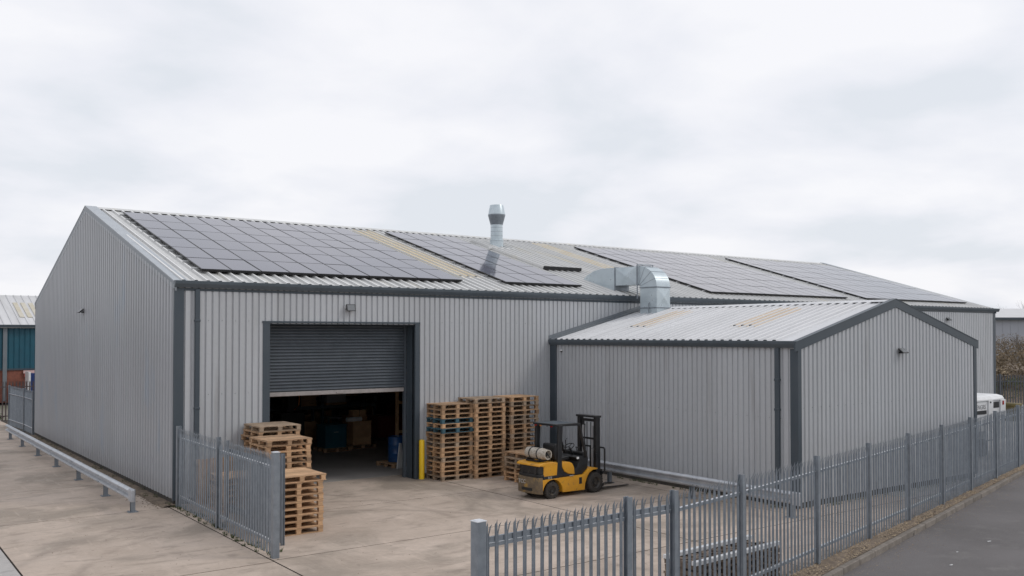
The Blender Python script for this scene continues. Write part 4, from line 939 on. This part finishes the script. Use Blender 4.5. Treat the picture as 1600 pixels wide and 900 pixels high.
for x_ in (0, .55):
    b = MB(); b.box(x_-.05, x_+.05, -.05, .05, 0, 3.3); b.build('post', 'crate', o)
for z_ in (.9, 2.0, 3.1):
    b = MB(); b.box(.052, .498, -.03, .03, z_, z_+.1); b.build('rail', 'crate', o)
def rack(x0, y0, cols, label, seed):
    rd = random.Random(seed); o = thing('pallet_rack', label, 'rack', (x0, y0, 0))
    for c in range(cols+1):
        for yy in (0, 1.0):
            b = MB(); b.box(c*2.5-.05, c*2.5+.05, yy-.05, yy+.05, 0, 4.6); b.build('upright', 'orange' if c == 0 else 'trim', o)
    for z_ in (1.5, 2.9, 4.2):
        for yy in (-.0, 1.0):
            b = MB(); b.box(.055, cols*2.5-.055, yy-.025 + .056*(1 if yy else -1)*0, yy+.025, z_-.06, z_+.06); b.build('beam', 'trim', o)
    return o
rack(4.4, 11.0, 3, 'dark steel pallet rack across the dark hall behind the teal cabinet', 1)
rack(7.5, 16.0, 4, 'dark steel pallet rack deepest inside the dark hall', 2)
k = 0
for (rx, ry, cs, nm) in ((4.4, 11.0, 3, 'nearer'), (7.5, 16.0, 4, 'deeper')):
    for c in range(cs):
        for li, z_ in enumerate((0, 1.562, 2.962)):
            for h_ in (0, 1):
                if (c*7+li*3+h_*5+len(nm)) % 4 == 0: continue
                hh = .6+.15*((c+li+h_) % 4)
                m_ = ('crate', 'woodo', 'gtext', 'wood', 'maroon')[(c*3+li+h_*2) % 5]
                word = {'crate': 'brown', 'woodo': 'dull wooden', 'gtext': 'grey', 'wood': 'pale timber', 'maroon': 'maroon'}[m_]
                tag_box('storage_box', '%s box, %s level of the %s rack, %s half of bay %s' % (word, ('floor', 'middle', 'upper')[li], nm, ('left', 'right')[h_], ('one', 'two', 'three', 'four')[c]), 'box',
                        (rx+c*2.5+.7+h_*1.1, ry+.5, z_), [('base', (-.48, .48, -.42, .42, 0, .1), 'woodo'), ('box_body', (-.45, .45, -.4, .4, .102, hh), m_)])
o = thing('machine', 'black upright machine with a curved orange hose inside the hall', 'machine', (7.3, 9.6, 0))
b = MB(); b.box(-.5, .5, -.4, .4, 0, 1.5); b.box(-.2, .4, -.3, .3, 1.502, 2.5); b.build('machine_body', 'fl_k', o, bevel=.03)
b = MB(); b.tube([(.15, -.42, 2.35), (.25, -.45, 2.1), (.22, -.45, 1.8), (.05, -.42, 1.6)], .03, 8); b.build('hose', 'orange', o, smooth=True)

# ------------------------------------------------------------------ white trailer, bin and boxes beyond the annex
tr = thing('service_trailer', 'white box trailer with lettered side and dark hatch beyond the annex corner', 'trailer', (26.2, -7.35, 0), 0)
b = MB(); b.box(0, 2.98, -.75, .75, .95, 2.08); b.box(1.5, 3.05, -.75, .75, .60, .949); b.build('trailer_body', 'white', tr, bevel=.012)
b = MB(); b.prism([(-.79, 2.085), (.79, 2.085), (.79, 2.14), (.72, 2.24), (.5, 2.29), (-.5, 2.29), (-.72, 2.24), (-.79, 2.14)], -.05, 2.85, 'x'); b.build('trailer_roof', 'white', tr, bevel=.008)
b = MB(); b.box(0, 1.5, -.775, -.752, 1.60, 1.735); b.build('side_opening', 'fl_k', tr)
link('lettering', text_mesh('ENGRS', .24, 'gtext'), tr, (1.12, -.757, 1.86), (math.pi/2, 0, 0))
b = MB(); b.box(1.62, 1.98, -.80, -.752, 1.30, 2.12); b.box(2.55, 2.95, -.80, -.752, 1.45, 2.10); b.build('side_panel', 'white', tr, bevel=.008)
b = MB(); b.box(2.02, 2.50, -.765, -.752, 1.80, 2.03); b.build('hatch', 'fl_k', tr)
b = MB(); b.box(2.68, 2.80, -.815, -.801, 1.90, 2.05); b.build('side_lamp', 'redl', tr)
b = MB(); b.box(1.72, 1.80, -.812, -.801, 2.0, 2.06); b.build('vent', 'fl_k', tr)
for s in (-1, 1):
    b = MB(); b.lathe([(.15, -.09), (.30, -.09), (.33, -.05), (.33, .05), (.30, .09), (.15, .09)], 22, 'y', c=(1.3, s*.70, .33)); b.build('wheel', 'tyre', tr, smooth=True)
b = MB(); b.box(-.02, 2.9, -.4, .4, .48, .598); b.build('trailer_frame', 'galv', tr)
o = thing('grit_bin', 'olive yellow bin beyond the white trailer', 'bin', (43.2, -1.8, 0))
b = MB(); b.prism([(-.3, 0), (.3, 0), (.36, .8), (-.36, .8)], -.4, .4, 'y'); b.build('bin_body', 'olive', o, bevel=.03)
b = MB(); b.prism([(-.38, .802), (.38, .802), (.3, .95), (-.3, .95)], -.43, .43, 'y'); b.build('bin_lid', 'olive', o, bevel=.03)
o = thing('site_bench', 'pale worn bench and crate seen through the fence right of the annex', 'bench', (24.4, -8.9, 0))
for nm, bx, m in (('seat', (-.5, .5, -.25, .25, .45, .50), 'kerb'), ('backrest', (-.5, .5, .22, .27, .56, 1.05), 'kerb'), ('leg', (-.45, -.38, -.2, .2, 0, .448), 'galv'), ('leg', (.38, .45, -.2, .2, 0, .448), 'galv')):
    b = MB(); b.box(*bx); b.build(nm, m, o, bevel=.005)

# ------------------------------------------------------------------ teal building behind the left end
tb = thing('teal_building', 'teal clad building on a red brick base with pale roof behind the left gable', 'building', (-25, 45, 0))
b = MB(); pp = prof_pts(42, .33, .24, .03, .035); n = len(pp); b.add([(u, -d, 2.28) for u, d in pp]+[(u, -d, 5.2) for u, d in pp], [(i, i+1, n+i+1, n+i) for i in range(n-1)]); b.build('cladding', 'teal', tb)
b = MB(); b.box(0, 42, .05, 14, 2.0, 5.1); b.build('wall_core', 'teal', tb)
b = MB(); b.box(.05, 41.95, .02, 13.9, 0, 2.25); b.build('brick_base', 'brick', tb)
b = MB(); b.box(0, 42, -.06, -.0, 2.18, 2.30); b.build('drip_sill', 'trim', tb)
def troof(y): return 5.28 + y*.36
b = MB(); pr = []; n_ = 84
b.prism([(-.25, 5.2), (7, 7.55), (14.2, 5.2), (14.2, 5.05), (7, 7.4), (-.25, 5.05)], -.2, 42.2, 'x'); b.build('roof', 'broof', tb)
b = MB()
for k in range(85): b.prism([(-.25, 5.2), (6.95, 7.535), (6.95, 7.585), (-.25, 5.25)], -.2+k*.5, -.2+k*.5+.05, 'x')
stuff(b.build('roof_rib', 'broof', tb))
b = MB(); b.prism([(-.42, 5.28), (-.25, 5.28), (-.25, 5.1), (-.38, 5.1)], -.2, 42.2, 'x'); b.build('gutter', 'gutter', tb)
for k in range(3):
    b = MB(); b.prism([(1.6, 5.818), (5.0, 6.92), (5.0, 6.95), (1.6, 5.848)], 28.1+k*.5-.1, 28.1+k*.5+.33-.1, 'x'); b.build('rooflight', 'dullglass', tb)
b = MB(); b.box(26.75, 27.0, -.13, -.04, .1, 5.15); b.build('downpipe', 'verge', tb)
b = MB(); b.box(28.0, 29.6, -.12, -.05, 1.95, 2.15); b.build('fascia_sign', 'pinkp', tb)
b = MB(); b.box(28.05, 29.0, -.09, -.0505, 1.72, 1.90); b.build('red_panel', 'redp', tb)
o = thing('container', 'dark blue container standing before the brick base of the teal building', 'container', (3.2, 43.2, 0))
b = MB(); b.box(0, 5, 0, 1.4, .1, 1.98); b.build('container_body', 'bluep', o)
b = MB()
for k in range(24): b.box(.1+k*.2, .18+k*.2, -.02, -.001, .2, 1.85)
stuff(b.build('corrugation', 'bluep', o))
b = MB(); b.box(-.14, -.01, 0, 1.4, .1, 2.1); b.build('corner_post', 'white', o)

# ------------------------------------------------------------------ vegetation helpers
def leaf_mass(name, label, boxes, n, m, s0, s1, cat='hedge', kind=True):
    b = MB()
    for _ in range(n):
        cx, cy, cz, rx, ry, rz_ = random.choice(boxes)
        th = random.uniform(0, 6.28); ph_ = math.acos(random.uniform(-.2, 1)); rr = random.uniform(.75, 1.05)
        x, y, z = cx+rx*rr*math.sin(ph_)*math.cos(th), cy+ry*rr*math.sin(ph_)*math.sin(th), cz+rz_*rr*math.cos(ph_)
        s_ = random.uniform(s0, s1); u = Vector((random.gauss(0, 1), random.gauss(0, 1), random.gauss(0, 1))).normalized(); v = u.orthogonal().normalized()
        p = Vector((x, y, z)); b.add([p-u*s_, p+v*s_*.45, p+u*s_, p-v*s_*.45], [(0, 1, 2, 3)])
    o = b.build(name, m)
    if kind: stuff(o)
    return tag(o, label, cat)
hb = [(55+i*2.2, 8-i*1.35, 1.4+random.uniform(-.2, .4), 2.6, 2.0, 2.5+random.uniform(-.4, .5)) for i in range(-3, 16)]
hb2 = [(70+i*3, 14-i*1.5, 2.2, 3.5, 3, 2.6+random.uniform(-.5, .6)) for i in range(-4, 14)]
# earth bank under the scrub
b = MB(); prev = None
for i in range(30):
    x = 46+i*2.4; y = 12.5-i*1.42
    row = [(x-1.5, y-3.2, -.15), (x, y-1.0, .9+random.uniform(-.1, .1)), (x+1.6, y+1.5, 2.1+random.uniform(-.2, .2)), (x+5, y+6, 2.4), (x+12, y+14, 2.3)]
    if prev:
        for k in range(4): b.add([prev[k], row[k], row[k+1], prev[k+1]], [(0, 1, 2, 3)])
    prev = row
struct(b.build('earth_bank', 'soil', smooth=True))
leaf_mass('bank_grass', 'green ivy and grass on the bank behind the far dark fence', [(x, y-2.0, .5, 2.0, 1.5, 1.2) for x, y, *_ in hb], 30000, 'green', .03, .09, 'ground cover')
leaf_mass('scrub_hedge', 'brown winter scrub hedge on the bank behind the far right fence', hb+hb2, 90000, 'scrub', .03, .09)
leaf_mass('scrub_heart', 'dense dark twigs in the heart of the brown scrub hedge', [(x, y, z, rx*.8, ry*.8, rz*.8) for x, y, z, rx, ry, rz in hb+hb2], 30000, 'scrub', .08, .16)
leaf_mass('reeds', 'pale dry reeds in front of the brown scrub hedge', [(x-.6, y-1.2, 1.6, 1.2, .8, .9) for x, y, *_ in hb[::2]]+[(x-1, y-1, 4.0, 2, 1, .5) for x, y, *_ in hb2[::2]], 7000, 'straw', .03, .10, 'reeds')
leaf_mass('low_hedge', 'low green hedge behind the dull brown fence at the left edge', [(-14+i*1.6, 31.0, .1, 1.2, .5, .55) for i in range(9)], 5000, 'green', .04, .1)
def bare_tree(name, label, loc, h, seed, spread=.5, n0=5, m='bark', levels=4):
    rd = random.Random(seed); o = thing(name, label, 'tree', loc)
    tk = MB(); cr_ = MB()
    def grow(b, p, d, l, r_, lv):
        q = p + d*l*.5 + Vector((rd.gauss(0, 1), rd.gauss(0, 1), 0))*l*.05; e_ = p+d*l
        b.tube([p, q, e_], [r_, r_*.8, r_*.6], 5, False)
        if lv == 0: return
        for _ in range(rd.choice((2, 3, 3))):
            nd = (d + Vector((rd.gauss(0, spread), rd.gauss(0, spread), rd.uniform(-.1, .35)))).normalized(); grow(cr_, e_ if rd.random() < .6 else q, nd, l*rd.uniform(.6, .85), r_*.6, lv-1)
    tk.tube([(0, 0, -.2), (0, 0, h*.15)], [.12, .1], 7)
    for _ in range(n0): grow(cr_, Vector((0, 0, h*.12)), Vector((rd.gauss(0, .5), rd.gauss(0, .5), 1)).normalized(), h*.28, .05, levels)
    tk.build('trunk', m, o); cr_.build('crown', m, o)
    return o
bare_tree('bare_shrub', 'leafless spreading shrub standing above the brown hedge before the pale far warehouse', (68.5, 5.2, 2.1), 4.6, 3, .55, 6)
bare_tree('bare_shrub', 'smaller leafless shrub left of the spreading one on the bank', (66.6, 8.6, 2.1), 3.0, 5, .5, 5)
for i, (x, y, h_, lab) in enumerate(((150, 44, 11.5, 'distant bare tree top left of a pair above the far pale roof'), (154, 42.5, 10.6, 'distant bare tree top right of a pair above the far pale roof'))):
    bare_tree('distant_tree', lab, (x, y, 0), h_, 11+i, .3, 9, levels=4)

# ------------------------------------------------------------------ pale warehouse far right
fw = thing('far_warehouse', 'pale grey warehouse with white roof in the distance at the right edge', 'warehouse', (98, 38, 0), -.6)
b = MB(); b.box(0, 60, 0, 24, 0, 6.75); b.build('wall', 'paleb', fw)
b = MB(); b.prism([(-.4, 6.76), (12, 8.2), (24.4, 6.76), (24.4, 6.6), (-.4, 6.6)], -.3, 60.3, 'x'); b.build('roof', 'broof', fw)
b = MB(); b.box(-.3, 60.3, -.55, -.40, 6.45, 6.72); b.build('gutter', 'trim', fw)
b = MB()
for k in range(60): b.box(k+.05, k+.15, -.03, -.001, .2, 6.5)
stuff(b.build('cladding_rib', 'paleb', fw))
